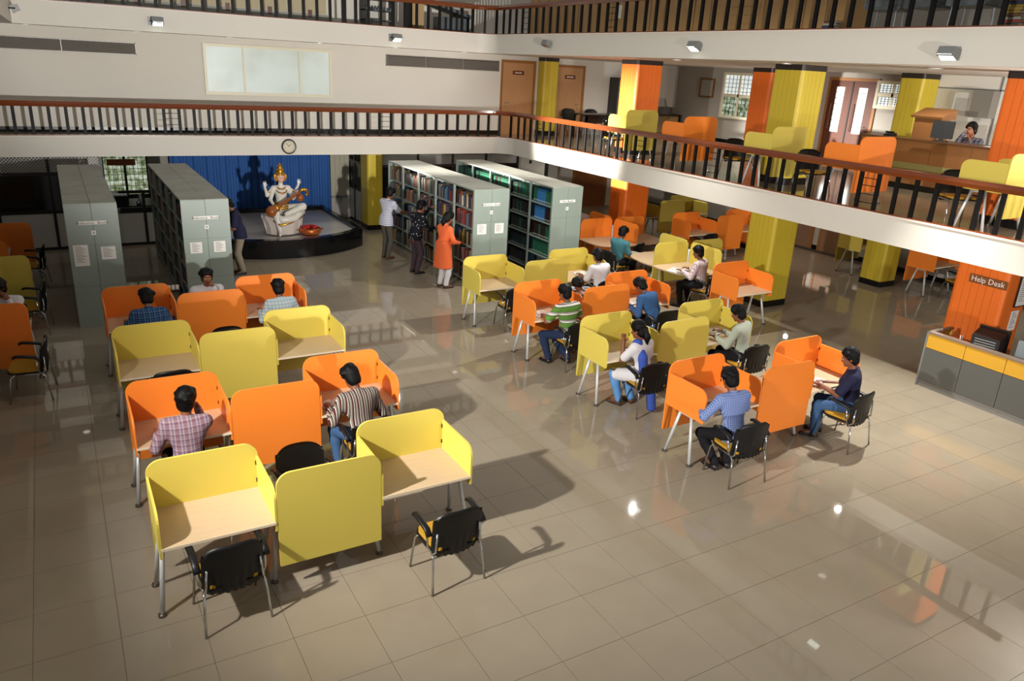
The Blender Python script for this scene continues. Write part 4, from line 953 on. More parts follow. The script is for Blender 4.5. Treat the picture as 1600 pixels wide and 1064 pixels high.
# ------------------------------------------------------------------ statue platform
GRANITE = mat('black_granite', '#0e0e10', 0.12, noise=0.3, scale=30)
MARBLE = mat('white_marble_slab', '#c3bdb3', 0.25, noise=0.06, scale=2)
cx, cy, rr = 4.7, 20.92, 2.78
t = thing('statue_platform', 'black-rimmed curved platform with white marble floor', 'platform', (0, 0, 0))
a0 = math.degrees(math.asin((19.15 - cy) / rr)); xr = 6.72
outer = [(xr, 22.3)] + [(xr, 20.6)] + [(min(cx + rr * math.cos(math.radians(a)), xr), cy + rr * math.sin(math.radians(a))) for a in [(-40 - i * 4) for i in range(0, 27)]]
outer = [p for p in outer if p[0] > 2.68] + [(2.68, 19.2), (2.68, 22.3)]
def shrink(poly, d):
    n = len(poly); c = Vector((4.7, 20.8)); return [(p[0] + (c.x - p[0]) * d, p[1] + (c.y - p[1]) * d) for p in poly]
inner = shrink(outer, 0.07)
part('kerb', (lambda n: G().add([(x, y, 0) for x, y in outer] + [(x, y, 0.45) for x, y in outer] + [(x, y, 0.45) for x, y in inner] + [(x, y, 0.36) for x, y in inner],
     [(i, (i + 1) % n, (i + 1) % n + n, i + n) for i in range(n)] + [(i + n, (i + 1) % n + n, (i + 1) % n + 2 * n, i + 2 * n) for i in range(n)] + [(i + 2 * n, (i + 1) % n + 2 * n, (i + 1) % n + 3 * n, i + 3 * n) for i in range(n)]))(len(outer)), GRANITE, t)
part('platform_floor', G().prism(inner[::-1], 'z', 0.30, 0.37), MARBLE, t)
part('back_kerb', G().box((2.7, 22.25, 0.30), (6.7, 22.4, 0.47)), GRANITE, t)
t = thing('flower_basket', 'copper bowl heaped with red flowers before the statue', 'bowl', (5.32, 18.95, 0.375))
part('bowl', G().lathe([(0.18, 0), (0.26, 0.06), (0.27, 0.17), (0.24, 0.18), (0.2, 0.1)], n=22), mat('copper', '#b5602a', 0.3, metal=0.6, noise=0.3, scale=14), t, True)
fm = cm('flower', lambda: G().lathe([(0.01, 0), (0.05, 0.015), (0.055, 0.03), (0.03, 0.045), (0.008, 0.04)], n=9).mesh('flower', mat('red_petal', '#b3121c', 0.6), True))
rnd = random.Random(8)
for k in range(20):
    a, r_ = rnd.uniform(0, 6.28), 0.2 * math.sqrt(rnd.random()); o = ob('flower', fm, t, (r_ * math.cos(a), r_ * math.sin(a), 0.165 + 0.05 * (1 - r_ / 0.2))); o.rotation_euler = (rnd.uniform(-.4, .4), rnd.uniform(-.4, .4), 0)
for s in (-1, 1): part('handle', G().tube([(0.26 * s, -0.05, 0.12), (0.33 * s, 0, 0.14), (0.26 * s, 0.05, 0.12)], 0.012, 6), MATS['copper'], t)

# ------------------------------------------------------------------ second-floor gallery contents
CREAM = mat('cream_blind_panel', '#b5a888', 0.7, noise=0.05, scale=2)
for k in range(9):
    x = -2.6 + k * 1.05
    t = bpy.data.objects.new('window_%d' % (k + 5), None); COL.objects.link(t); t['kind'] = 'structure'; t.location = (x, 21.86, Z2)
    part('panel', G().box((0.06, 0, 0.28), (0.99, 0.03, 2.3)), CREAM, t); part('dado', G().box((0.0, -0.01, 0), (1.04, 0.03, 0.26)), mat('dado_grey', '#8f8f86', 0.6), t)
    part('mullion', G().box((-0.03, -0.03, 0), (0.06, 0.03, 2.3)), mat('mullion_grey', '#8a857a', 0.5), t)
    part('door_pull', G().box((0.5, -0.02, 0.18), (0.6, 0.0, 0.36)), BROWNW, t)
t = thing('glass_screen', 'glass screen post between cream panels and office corner, top edge', 'screen', (6.92, 20.75, Z2))
part('post', G().box((0, 0, 0), (0.06, 0.06, 2.2)), CHROME, t); part('frame', G().box((0.06, 0.02, 0), (0.5, 0.04, 0.08)), STEEL, t)
GREYP = mat('grey_plastic', '#4d5558', 0.5)
t = thing('drafting_board', 'sloping grey board on a dark frame at top middle', 'desk', (9.5, 20.85, Z2))
part('board', G().prism([(-0.75, 0.92), (1.15, 0.42), (1.18, 0.50), (-0.72, 1.0)], 'y', 0, 0.6), GREYP, t)
part('pedestal', G().box((0.2, 0.05, 0), (1.05, 0.5, 0.42)), GREYP, t)
for x in (-0.65, 1.1): part('leg', G().box((x, 0.1, 0), (x + 0.05, 0.5, 0.85 if x < 0 else 0.42)), BLACKF, t)
t = thing('office_rack', 'dark rack of small shiny office things, top middle', 'rack', (7.7, 21.35, Z2))
for z in (0.2, 0.45, 0.72): part('shelf_board', G().box((0, 0, z), (0.85, 0.4, z + 0.03)), GREYP, t)
for x in (0, 0.82): part('upright', G().box((x, 0, 0), (x + 0.03, 0.4, 0.95)), BLACKF, t)
for k in range(9):
    part('clip', G().lathe([(0.03, 0), (0.03, 0.06), (0.01, 0.08)], (0.08 + 0.085 * k, 0.1, 0.48), 8), CHROME if k % 3 == 0 else GREYP, t)
t = thing('tan_board', 'tan pin board leaning near the upper corner', 'board', (9.05, 21.65, Z2)); part('board', G().box((0, 0, 0.1), (0.5, 0.03, 0.75)), mat('tan_cloth', '#b89a6c', 0.8), t); part('foot', G().box((0.1, -0.05, 0), (0.4, 0.08, 0.1)), BLACKF, t)
t = thing('white_screen', 'white board with brown panel at the upper corner', 'board', (10.4, 21.7, Z2)); part('board', G().box((0, 0, 0.0), (0.72, 0.04, 0.9)), GREYWALL, t); part('panel', G().box((0.05, -0.02, 0.18), (0.58, 0, 0.68)), mat('brown_panel', '#6b543a', 0.7), t)
# wooden cupboards along the right upper gallery
for k in range(11):
    y = 20.4 - k * 0.98
    lab = ['at the upper corner', 'second from the upper corner', 'third from the upper corner', 'fourth from the upper corner', 'bearing a white notice', 'right of the one with white notice', 'above the lit floodlight', 'sixth-last toward the chairs', 'with drawers and a cable', 'second before the book stacks', 'next to the small book stack'][k]
    t = thing('cupboard', 'tan wooden cupboard behind upper right railing, ' + lab, 'cupboard', (12.3, y - 0.97, Z2))
    part('carcass', G().box((0.02, 0, 0), (0.5, 0.965, 1.9)), TAN, t)
    for s in (0, 1):
        part('door', G().box((0, 0.01 + s * 0.48, 0.06), (0.02, 0.475 + s * 0.48, 1.85)), TAN, t)
    part('groove', G().box((-0.002, 0.474, 0.06), (0.0, 0.491, 1.85)), mat('groove_brown', '#5c4425', 0.7), t)
    if k == 4: part('notice', G().box((-0.006, 0.6, 0.45), (0.0, 0.75, 0.75)), PAPER, t)
    if k == 8:
        for j in range(4): part('drawer', G().box((-0.012, 0.1, 0.1 + j * 0.16), (0.0, 0.85, 0.25 + j * 0.16)), TAN, t)
# wrapped chairs
WRAP = mat('plastic_wrap', '#8a9296', 0.15, trans=0.6, noise=0.2, scale=12, bump=0.8, bscale=14)
def wrapped(x, y, rz, label):
    t = thing('wrapped_chair', label, 'chair', (x, y, Z2), rz)
    part('seat', G().prism(rrect(-0.24, 0.24, -0.22, 0.24, (0.06,) * 4, 4), 'z', 0.42, 0.47), BLACKP, t)
    part('backrest', G().prism(rrect(-0.22, 0.22, 0.5, 0.92, (0.08,) * 4, 4), 'y', -0.24, -0.2), BLACKP, t)
    for a in (-0.22, 0.22):
        for b in (-0.22, 0.22): part('leg', G().tube([(a, b, 0), (a * 0.95, b * 0.9, 0.42)], 0.013, 8), CHROME, t)
    part('plastic_cover', G().prism(rrect(-0.28, 0.28, 0.38, 0.98, (0.03, 0.03, 0.12, 0.12), 5), 'y', -0.3, 0.28), WRAP, t)
wrapped(12.1, 8.75, 1.9, 'plastic-wrapped chair on upper right gallery, left of three')
wrapped(12.05, 7.95, 1.4, 'plastic-wrapped chair on upper right gallery, middle of three')
wrapped(12.0, 7.25, 1.7, 'plastic-wrapped chair on upper right gallery, right of three')
# book stacks by the upper right railing
rnd = random.Random(4); SM = cm('stackbook', lambda: G().box((-0.12, -0.085, 0), (0.12, 0.085, 0.04), 1).box((-0.123, -0.088, 0.0), (0.123, 0.088, 0.004)).box((-0.123, -0.088, 0.036), (0.123, 0.088, 0.0405)).box((-0.123, 0.082, 0), (0.123, 0.088, 0.04)).mesh('stacked_book', [BMAT[0], PAGES]))
STK = [(12.15, 6.7, 16, 'leftmost tall stack'), (12.1, 6.35, 11, 'second stack'), (12.1, 6.0, 18, 'middle tall stack'), (12.1, 5.7, 19, 'fourth stack'), (12.1, 5.4, 19, 'fifth stack'), (12.1, 5.1, 19, 'rightmost stack'), (12.05, 9.75, 6, 'small stack by the cupboards')]
for x, y, n, nm in STK:
    for k in range(n):
        o = bpy.data.objects.new('stacked_book', SM); COL.objects.link(o); o.location = (x + rnd.uniform(-.02, .02), y + rnd.uniform(-.02, .02), Z2 + 0.0411 * k); o.rotation_euler = (0, 0, PI / 2 + rnd.uniform(-.15, .15))
        o.material_slots[0].link = 'OBJECT'; o.material_slots[0].material = BMAT[rnd.randrange(16)]
        tag(o, 'book lying %s from the floor in the %s, upper right gallery' % (NUMW[k], nm), 'book', 'books in the ' + nm)
# ------------------------------------------------------------------ figures: smooth-union signed distance fields meshed with surface nets
def V(*a): return np.array(a if len(a) > 1 else a[0], float)
def nrm(v): return v / (np.linalg.norm(v) + 1e-9)
class F:
    """list of primitives: cone (a, b, ra, rb) or ellipsoid (c, 3x3 axes, radii); k = blend width; sub = carve"""
    def __init__(s): s.p = []
    def cone(s, a, b, ra, rb, k=0.02, flat=None): s.p.append(('c', V(a), V(b), ra, rb, k, flat)); return s
    def ell(s, c, r, k=0.02, ax=None, sub=False): s.p.append(('e', V(c), V(r), np.eye(3) if ax is None else ax, k, sub)); return s
    def mesh(s, name, mats, res=0.012, cuts=()):
        lo = np.full(3, 1e9); hi = -lo; bb = []
        for q in s.p:
            if q[0] == 'c': r = max(q[3], q[4]); l, h = np.minimum(q[1], q[2]) - r, np.maximum(q[1], q[2]) + r
            else: r = q[2].max(); l, h = q[1] - r, q[1] + r
            bb.append((l, h))
            if not (q[0] == 'e' and q[5]): lo = np.minimum(lo, l); hi = np.maximum(hi, h)
        lo -= 3 * res; n = np.ceil((hi - lo) / res).astype(int) + 4
        ax = [lo[i] + res * np.arange(n[i]) for i in range(3)]
        D = np.full(n, 0.2)
        for q, (l, h) in zip(s.p, bb):
            k = q[5] if q[0] == 'c' else q[4]; pad = 3 * res + k
            i0 = np.maximum(0, np.floor((l - pad - lo) / res).astype(int)); i1 = np.minimum(n, np.ceil((h + pad - lo) / res).astype(int) + 1)
            if (i1 <= i0).any(): continue
            X, Y, Z = np.meshgrid(ax[0][i0[0]:i1[0]], ax[1][i0[1]:i1[1]], ax[2][i0[2]:i1[2]], indexing='ij', sparse=True)
            sl = tuple(slice(a, b) for a, b in zip(i0, i1))
            if q[0] == 'c':
                a, b, ra, rb, k, fl = q[1:]; d = b - a; L2 = d @ d + 1e-12
                px, py, pz = X - a[0], Y - a[1], Z - a[2]
                t = np.clip((px * d[0] + py * d[1] + pz * d[2]) / L2, 0, 1)
                qx, qy, qz = px - t * d[0], py - t * d[1], pz - t * d[2]
                if fl is not None:   # flattening: scale distance along direction fl[0] by fl[1]
                    m = qx * fl[0][0] + qy * fl[0][1] + qz * fl[0][2]; e = (fl[1] - 1) * m
                    qx, qy, qz = qx + e * fl[0][0], qy + e * fl[0][1], qz + e * fl[0][2]
                d_ = np.sqrt(qx * qx + qy * qy + qz * qz) - (ra + (rb - ra) * t)
            else:
                c, r, A, k, sub = q[1:]
                px, py, pz = X - c[0], Y - c[1], Z - c[2]
                u = [(px * A[i][0] + py * A[i][1] + pz * A[i][2]) for i in range(3)]
                k0 = np.sqrt(sum((u[i] / r[i]) ** 2 for i in range(3))); k1 = np.sqrt(sum((u[i] / r[i] ** 2) ** 2 for i in range(3)))
                d_ = np.where(k1 > 1e-6, k0 * (k0 - 1) / np.maximum(k1, 1e-6), -r.min())
            o = D[sl]
            if q[0] == 'e' and q[5]:
                hh = np.clip(0.5 - 0.5 * (o + d_) / k, 0, 1); D[sl] = o * (1 - hh) - d_ * hh + k * hh * (1 - hh)
            else:
                hh = np.clip(0.5 + 0.5 * (o - d_) / k, 0, 1); D[sl] = o * (1 - hh) + d_ * hh - k * hh * (1 - hh)
        if cuts:
            X, Y, Z = np.meshgrid(*ax, indexing='ij', sparse=True)
            for p, nn in cuts: D = np.maximum(D, (X - p[0]) * nn[0] + (Y - p[1]) * nn[1] + (Z - p[2]) * nn[2])
        return nets(D, lo, res, name, mats)
def nets(D, lo, res, name, mats):
    D[0], D[-1], D[:, 0], D[:, -1], D[:, :, 0], D[:, :, -1] = (0.2,) * 6
    S = D < 0
    nx, ny, nz = D.shape
    cnt = np.zeros((nx - 1, ny - 1, nz - 1), int)
    for dx in (0, 1):
        for dy in (0, 1):
            for dz in (0, 1): cnt += S[dx:nx - 1 + dx, dy:ny - 1 + dy, dz:nz - 1 + dz]
    act = (cnt > 0) & (cnt < 8); I = np.argwhere(act)
    idx = -np.ones(act.shape, int); idx[act] = np.arange(len(I))
    acc = np.zeros((len(I), 3)); num = np.zeros(len(I)); CN = [(a, b, c) for a in (0, 1) for b in (0, 1) for c in (0, 1)]
    val = {c: D[I[:, 0] + c[0], I[:, 1] + c[1], I[:, 2] + c[2]] for c in CN}
    for c in CN:
        for axd in range(3):
            if c[axd]: continue
            c2 = list(c); c2[axd] = 1; c2 = tuple(c2); a, b = val[c], val[c2]; m = (a < 0) != (b < 0)
            t = np.where(m, a / np.where(m, a - b, 1), 0); P = np.array(c, float)[None] + np.zeros((len(I), 3)); P[:, axd] = t
            acc[m] += P[m]; num[m] += 1
    vs = lo + res * (I + acc / num[:, None]); fs = []
    for axd in range(3):
        o1, o2 = [(1, 2), (2, 0), (0, 1)][axd]
        sl0 = [slice(None)] * 3; sl1 = [slice(None)] * 3; sl0[axd] = slice(0, -1); sl1[axd] = slice(1, None)
        A, B = S[tuple(sl0)], S[tuple(sl1)]; E = np.argwhere(A != B)
        if not len(E): continue
        E = E[(E[:, o1] > 0) & (E[:, o2] > 0)]
        def cell(d1, d2):
            q = E.copy(); q[:, o1] -= d1; q[:, o2] -= d2; return idx[q[:, 0], q[:, 1], q[:, 2]]
        Q = np.stack([cell(1, 1), cell(0, 1), cell(0, 0), cell(1, 0)], 1)
        inside = S[E[:, 0], E[:, 1], E[:, 2]]; Q[~inside] = Q[~inside][:, ::-1]
        fs.append(Q)
    fs = np.concatenate(fs); fs = fs[(fs >= 0).all(1)]
    me = bpy.data.meshes.new(name); me.vertices.add(len(vs)); me.vertices.foreach_set('co', vs.astype('f').ravel())
    me.loops.add(len(fs) * 4); me.loops.foreach_set('vertex_index', fs.astype('i').ravel())
    me.polygons.add(len(fs)); me.polygons.foreach_set('loop_start', np.arange(0, len(fs) * 4, 4, dtype='i'))
    me.polygons.foreach_set('use_smooth', np.ones(len(fs), bool)); me.update(calc_edges=True)
    for m in (mats if isinstance(mats, (list, tuple)) else [mats]): me.materials.append(m)
    return me
def ik(a, b, l1, l2, pole):
    d = b - a; L = np.linalg.norm(d); L = min(L, (l1 + l2) * 0.999); u = nrm(d); b = a + u * L
    x = (L * L + l1 * l1 - l2 * l2) / (2 * L); h = math.sqrt(max(l1 * l1 - x * x, 0))
    p = pole - (pole @ u) * u; return a + u * x + nrm(p) * h, b
def rotm(axis, deg):
    return np.array(Matrix.Rotation(math.radians(deg), 3, Vector(axis)))
SKIN = mat('brown_skin', '#7d4b30', 0.5, noise=0.08, scale=20); LIP = mat('lip', '#6a3328', 0.5); EYEW = mat('eye_white', '#cfc9c0', 0.3); EYEB = mat('eye_dark', '#0f0a08', 0.2)
SHOE = mat('dark_shoe', '#1a1412', 0.45); SANDAL = mat('brown_sandal', '#4a2c1c', 0.6); SOLE = mat('shoe_sole', '#2a2622', 0.7)

def person(label, loc, deg, hip=0.53, lean=10, twist=0, tilt=0, head=(0, 0), hl=None, hr=None, fl=None, fr=None, s=1.0,
           shirt=None, sleeve='long', trousers=None, shoes=SHOE, hair='short', coat=None, female=False, res=0.0125, elbow_out=0.42, palm=(0, 0, -1), skirt=None, z=0.0, skin=SKIN, scarf=None, seated=True):
    """local frame: x right, y forward, z up; feet/hands as local targets"""
    t = thing('person', label, 'person', (loc[0], loc[1], z), math.radians(deg))
    P = V(0, 0, hip); Rm = rotm((0, 0, 1), twist) @ rotm((0, 1, 0), tilt) @ rotm((1, 0, 0), -lean)
    u, r, f = Rm @ V(0, 0, 1), Rm @ V(1, 0, 0), Rm @ V(0, 1, 0)
    sw = (0.165 if female else 0.185) * s
    N = P + u * 0.50 * s; C = P + u * 0.33 * s - f * 0.005; Wt = P + u * 0.13 * s
    SL, SR = P + u * 0.435 * s - r * sw, P + u * 0.435 * s + r * sw
    # head frame: yaw, pitch relative to the body heading
    hd = rotm((0, 0, 1), twist + head[0]) @ rotm((1, 0, 0), -head[1])
    hu, hf, hx = hd @ V(0, 0, 1), hd @ V(0, 1, 0), hd @ V(1, 0, 0)
    nk = nrm(nrm(u) * 0.6 + hu * 0.6); H = N + nk * 0.085 * s + hu * 0.09 * s + hf * 0.022
    hA = np.array([hx, hf, hu])
    hl = V(hl) if hl is not None else V(-0.2, 0.38, 0.76); hr = V(hr) if hr is not None else V(0.2, 0.38, 0.76)
    fl = V(fl) if fl is not None else V(-0.12, 0.34, 0.075); fr = V(fr) if fr is not None else V(0.12, 0.30, 0.075)
    pole = lambda h_, sg: (r * sg * 0.2 + V(0, 0.55, -1.0)) if seated and h_[2] > hip + 0.38 else (r * sg * elbow_out + V(0, -0.3, -0.8))
    EL, HL = ik(SL, hl, 0.285 * s, 0.25 * s, pole(hl, -1)); ER, HR = ik(SR, hr, 0.285 * s, 0.25 * s, pole(hr, 1))
    hipL, hipR = P - r * 0.09 * s - V(0, 0, 0.02), P + r * 0.09 * s - V(0, 0, 0.02)
    kp = V(0, 1, 0.6) if seated else V(0, 1, 0.1)
    KL, AL = ik(hipL, fl, 0.42 * s, 0.41 * s, kp + V(-0.15, 0, 0)); KR, AR = ik(hipR, fr, 0.42 * s, 0.41 * s, kp + V(0.15, 0, 0))
    flt = lambda q: (q, 1.45)
    def torso(F_, o, hemz=None):
        F_.cone(C, Wt, (0.135 if not female else 0.12) * s + o, 0.118 * s + o, 0.06, flt(f)); F_.cone(Wt, P - u * 0.02, 0.118 * s + o, (0.15 if not female else 0.16) * s + o, 0.05, flt(f))
        F_.cone(SL, SR, 0.062 * s + o, 0.062 * s + o, 0.07); F_.cone(C - r * 0.06, C + r * 0.06, 0.115 * s + o, 0.115 * s + o, 0.06, flt(f))
        F_.cone(P + u * 0.40 * s - r * 0.1, P + u * 0.40 * s + r * 0.1, 0.085 * s + o, 0.085 * s + o, 0.05)
    def arm(F_, o, full):
        for S_, E_, H_ in ((SL, EL, HL), (SR, ER, HR)):
            if full: F_.cone(S_, E_, 0.054 * s + o, 0.042 * s + o, 0.03); F_.cone(E_, H_ - nrm(H_ - E_) * (0.01 if o else 0), 0.042 * s + o, 0.028 * s + o * 0.8, 0.02)
            else: F_.cone(S_, S_ + (E_ - S_) * 0.8, 0.056 * s + o, 0.055 * s + o, 0.03)
    def legs(F_, o, k=0.03):
        for h_, K_, A_ in ((hipL, KL, AL), (hipR, KR, AR)):
            F_.cone(h_, K_, 0.083 * s + o, 0.056 * s + o, k); F_.cone(K_, K_ + (A_ - K_) * 0.35, 0.056 * s + o, 0.054 * s + o, 0.03); F_.cone(K_ + (A_ - K_) * 0.35, A_ + V(0, 0, 0.015 if o else 0), 0.054 * s + o, 0.036 * s + o * 1.6, 0.03)
    # ---- body: one continuous surface
    B = F(); torso(B, 0.0); arm(B, 0.0, True); legs(B, 0.0)
    B.cone(N - u * 0.04, H - hu * 0.05 - hf * 0.02, 0.056 * s, 0.05 * s, 0.03)
    B.ell(H + hu * 0.038 - hf * 0.012, V(0.080, 0.099, 0.092) * s, 0.03, hA); B.ell(H - hu * 0.048 + hf * 0.022, V(0.060, 0.070, 0.073) * s, 0.03, hA)
    B.ell(H + hf * 0.095 - hu * 0.018, V(0.014, 0.02, 0.026) * s, 0.012, hA); B.ell(H + hf * 0.079 - hu * 0.098, V(0.02, 0.016, 0.014), 0.015, hA)
    for sg in (-1, 1):
        B.ell(H + hx * 0.081 * sg * s - hu * 0.005 - hf * 0.005, V(0.012, 0.022, 0.032), 0.008, hA)
        B.ell(H + hf * 0.099 + hx * 0.034 * sg + hu * 0.012, V(0.018, 0.016, 0.011), 0.012, hA, True)
    for E_, H_, sg in ((EL, HL, -1), (ER, HR, 1)):
        d = nrm(H_ - E_); pn = V(palm); d = nrm(d * 0.75 + (d - (d @ pn) * pn) * 0.6); pn = nrm(pn - (pn @ d) * d); sd = np.cross(d, pn) * -1
        # sd points to the thumb side (towards the body midline)
        if sd @ r * sg > 0: sd = -sd
        q = s * (0.92 if female else 1.0)
        B.cone(H_, H_ + d * 0.03 * q, 0.027 * q, 0.03 * q, 0.015); B.ell(H_ + d * 0.062 * q, V(0.05, 0.04, 0.017) * q, 0.012, np.array([d, sd, pn]))
        for i, (off, ln) in enumerate(((0.031, 0.068), (0.011, 0.077), (-0.011, 0.071), (-0.031, 0.056))):
            a = H_ + d * 0.096 * q + sd * off * q; dd = nrm(d + sd * off * 3); b = a + (dd * 0.9 + pn * 0.25) * ln * 0.55 * q; c = b + (dd * 0.6 + pn * 0.8) * ln * 0.5 * q
            B.cone(a - d * 0.02, b, 0.0105 * q, 0.0098 * q, 0.003); B.cone(b, c, 0.0098 * q, 0.0085 * q, 0.004)
        a = H_ + d * 0.035 * q + sd * 0.03 * q; b = a + (d * 0.55 + sd * 0.75 + pn * 0.2) * 0.04 * q; c = b + (d * 0.9 + sd * 0.25 + pn * 0.25) * 0.034 * q
        B.cone(a, b, 0.0135 * q, 0.0115 * q, 0.008); B.cone(b, c, 0.0115 * q, 0.009 * q, 0.004)
    for K_, A_, sg in ((KL, AL, -1), (KR, AR, 1)):
        B.cone(A_, A_ + V(0.015 * sg, 0.13, -0.045) * s, 0.034 * s, 0.026 * s, 0.02)
    ob('body', B.mesh('body', skin, min(res, 0.0105)), t)
    # ---- face details
    for sg in (-1, 1):
        g = G(); c0 = H + hf * 0.089 * s + hx * 0.033 * sg + hu * 0.012
        g.lathe([(0.004, -0.008), (0.011, -0.004), (0.012, 0.0), (0.009, 0.004), (0.003, 0.006)], n=10)
        g.v = [tuple(c0 + hx * p[0] + hu * p[1] * 0.7 + hf * p[2]) for p in g.v]; e = part('eye', g, EYEW, t, True)
        g = G(); g.lathe([(0.005, 0), (0.0045, 0.002), (0.001, 0.003)], n=8); g.v = [tuple(c0 + hf * 0.005 + hx * p[0] + hu * p[1] + hf * p[2]) for p in g.v]; part('iris', g, EYEB, e)
        part('eyebrow', G().tube([c0 + hu * 0.017 + hf * 0.008 - hx * 0.016, c0 + hu * 0.022 + hf * 0.01, c0 + hu * 0.017 + hf * 0.007 + hx * 0.016], 0.0035, 5), HAIR, t)
    part('mouth', G().tube([H + hf * 0.087 * s - hu * 0.066 - hx * 0.022, H + hf * 0.096 * s - hu * 0.064, H + hf * 0.087 * s - hu * 0.066 + hx * 0.022], 0.005, 6), LIP, t, True)
    # ---- hair
    h = F(); h.ell(H + hu * 0.05 - hf * 0.018, V(0.099, 0.118, 0.108) * s, 0.01, hA); h.ell(H - hu * 0.03 - hf * 0.036, V(0.09, 0.082, 0.10) * s, 0.03, hA)
    rn = random.Random(len(label) * 7 + ord(label[-2]))
    for i in range(16):
        a, e = rn.uniform(0, 6.28), rn.uniform(-0.2, 1.3); dr = hx * math.cos(a) * math.cos(e) + hf * math.sin(a) * math.cos(e) + hu * math.sin(e)
        h.ell(H + hu * 0.045 - hf * 0.016 + dr * 0.092 * s, V(0.034, 0.034, 0.026), 0.02)
    n1 = nrm(hf * 1.0 - hu * 0.62); cuts = [(H + hu * 0.046 * s + hf * 0.062 * s, n1), (H - hu * (0.105 if not female else 0.13), -hu)]
    ob('hair', h.mesh('hair', HAIR, 0.010, cuts), t)
    if female:
        b = F(); k0 = H - hf * 0.11 - hu * 0.0
        b.ell(k0 + hf * 0.02, V(0.045, 0.045, 0.05), 0.03); b.cone(k0, k0 - u * 0.12 - f * 0.03, 0.042, 0.045, 0.03); b.cone(k0 - u * 0.12 - f * 0.03, k0 - u * 0.22 - f * 0.02, 0.045, 0.02, 0.03)
        ob('ponytail', b.mesh('ponytail', HAIR, 0.011), t); part('hair_band', G().lathe([(0.03, -0.012), (0.044, -0.006), (0.044, 0.006), (0.03, 0.012)], tuple(k0 + hf * 0.01), 12), INK, t, True)
    # ---- clothes
    c = F(); torso(c, 0.013); arm(c, 0.014, sleeve == 'long')
    c.cone(N - u * 0.075, N - u * 0.012 - f * 0.004, 0.075 * s, 0.062 * s, 0.03)
    ccut = ()
    if skirt is None and seated: c.cone(P + r * 0.05 - u * 0.03, P - r * 0.05 - u * 0.03, 0.135 * s, 0.135 * s, 0.05, flt(f))
    elif skirt is None:
        for sg in (-1, 1): c.cone(P + u * 0.06 + r * 0.045 * sg, P - V(0, 0, 0.15) + r * 0.055 * sg, 0.145 * s, 0.155 * s, 0.05, (f, 1.12))
        ccut = [(P - V(0, 0, 0.10), V(0, 0, -1))]
    elif skirt == 'stand':
        
        for sg in (-1, 1): c.cone(P + u * 0.06 + r * 0.04 * sg, P - V(0, 0, 0.5) + r * 0.06 * sg, 0.155 * s, 0.19 * s, 0.05)
        ccut = [(P - V(0, 0, 0.42), V(0, 0, -1))]
    elif skirt == 'sit':
        for h_, K_ in ((hipL, KL), (hipR, KR)): c.cone(h_ + V(0, 0, 0.01), K_ * 0.85 + h_ * 0.15, 0.115 * s, 0.095 * s, 0.05)
    sh = ob('shirt' if skirt is None else 'tunic', c.mesh('shirt', shirt, res, ccut), t)
    part('collar', G().lathe([(0.058 * s, -0.012), (0.066 * s, -0.01), (0.064 * s, 0.014), (0.056 * s, 0.014)], (0, 0, 0), 16), shirt, t, True)
    col = t.children[-1] if False else None
    for o_ in COL.objects[-1:]:
        o_.matrix_basis = Matrix.Translation(Vector(N - u * 0.012)) @ Matrix(np.array([r, f, u]).T.tolist()).to_4x4()
    l = F(); legs(l, 0.012); l.cone(P - r * 0.06, P + r * 0.06, 0.125 * s, 0.125 * s, 0.05, flt(f))
    ob('trousers', l.mesh('trousers', trousers, res), t)
    for A_, sg in ((AL, -1), (AR, 1)):
        q = F(); a = A_ + V(0, -0.03, -0.042); b = A_ + V(0.02 * sg, 0.15, -0.052)
        q.cone(a, b, 0.042 * s, 0.036 * s, 0.02, (V(0, 0, 1), 1.25)); q.cone(A_ + V(0, 0, 0.0), a + V(0, 0.03, 0), 0.043 * s, 0.042 * s, 0.02)
        so = ob('shoe', q.mesh('shoe', shoes, 0.011, [(V(0, 0, max(A_[2] - 0.071, 0.004)), V(0, 0, -1))]), t)
        part('sole', G().prism([(a[0] - 0.036, a[1] - 0.03), (a[0] + 0.036, a[1] - 0.03), (b[0] + 0.044, b[1] - 0.03), (b[0] + 0.03, b[1] + 0.04), (b[0] - 0.03, b[1] + 0.04), (b[0] - 0.044, b[1] - 0.03)], 'z', max(A_[2] - 0.073, 0.0), max(A_[2] - 0.06, 0.012)), SOLE, so)
    if scarf:
        q = F(); o = -r * 0.1
        pts = [P + u * 0.30 * s + f * 0.15 + o, SL + r * 0.06 + u * 0.05, P + u * 0.28 * s - f * 0.085 + o, P + u * 0.06 - f * 0.10 + o * 1.1, P - u * 0.02 - f * 0.2 + o * 0.9, V(-0.04, -0.24, 0.1)] if seated else [P + u * 0.2 + f * 0.16 + o, SL + r * 0.06 + u * 0.05, P + u * 0.2 - f * 0.15 + o]
        for a, b in zip(pts, pts[1:]): q.cone(a, b, 0.066, 0.066, 0.03)
        ob('scarf', q.mesh('scarf', scarf, res), t)
    return t

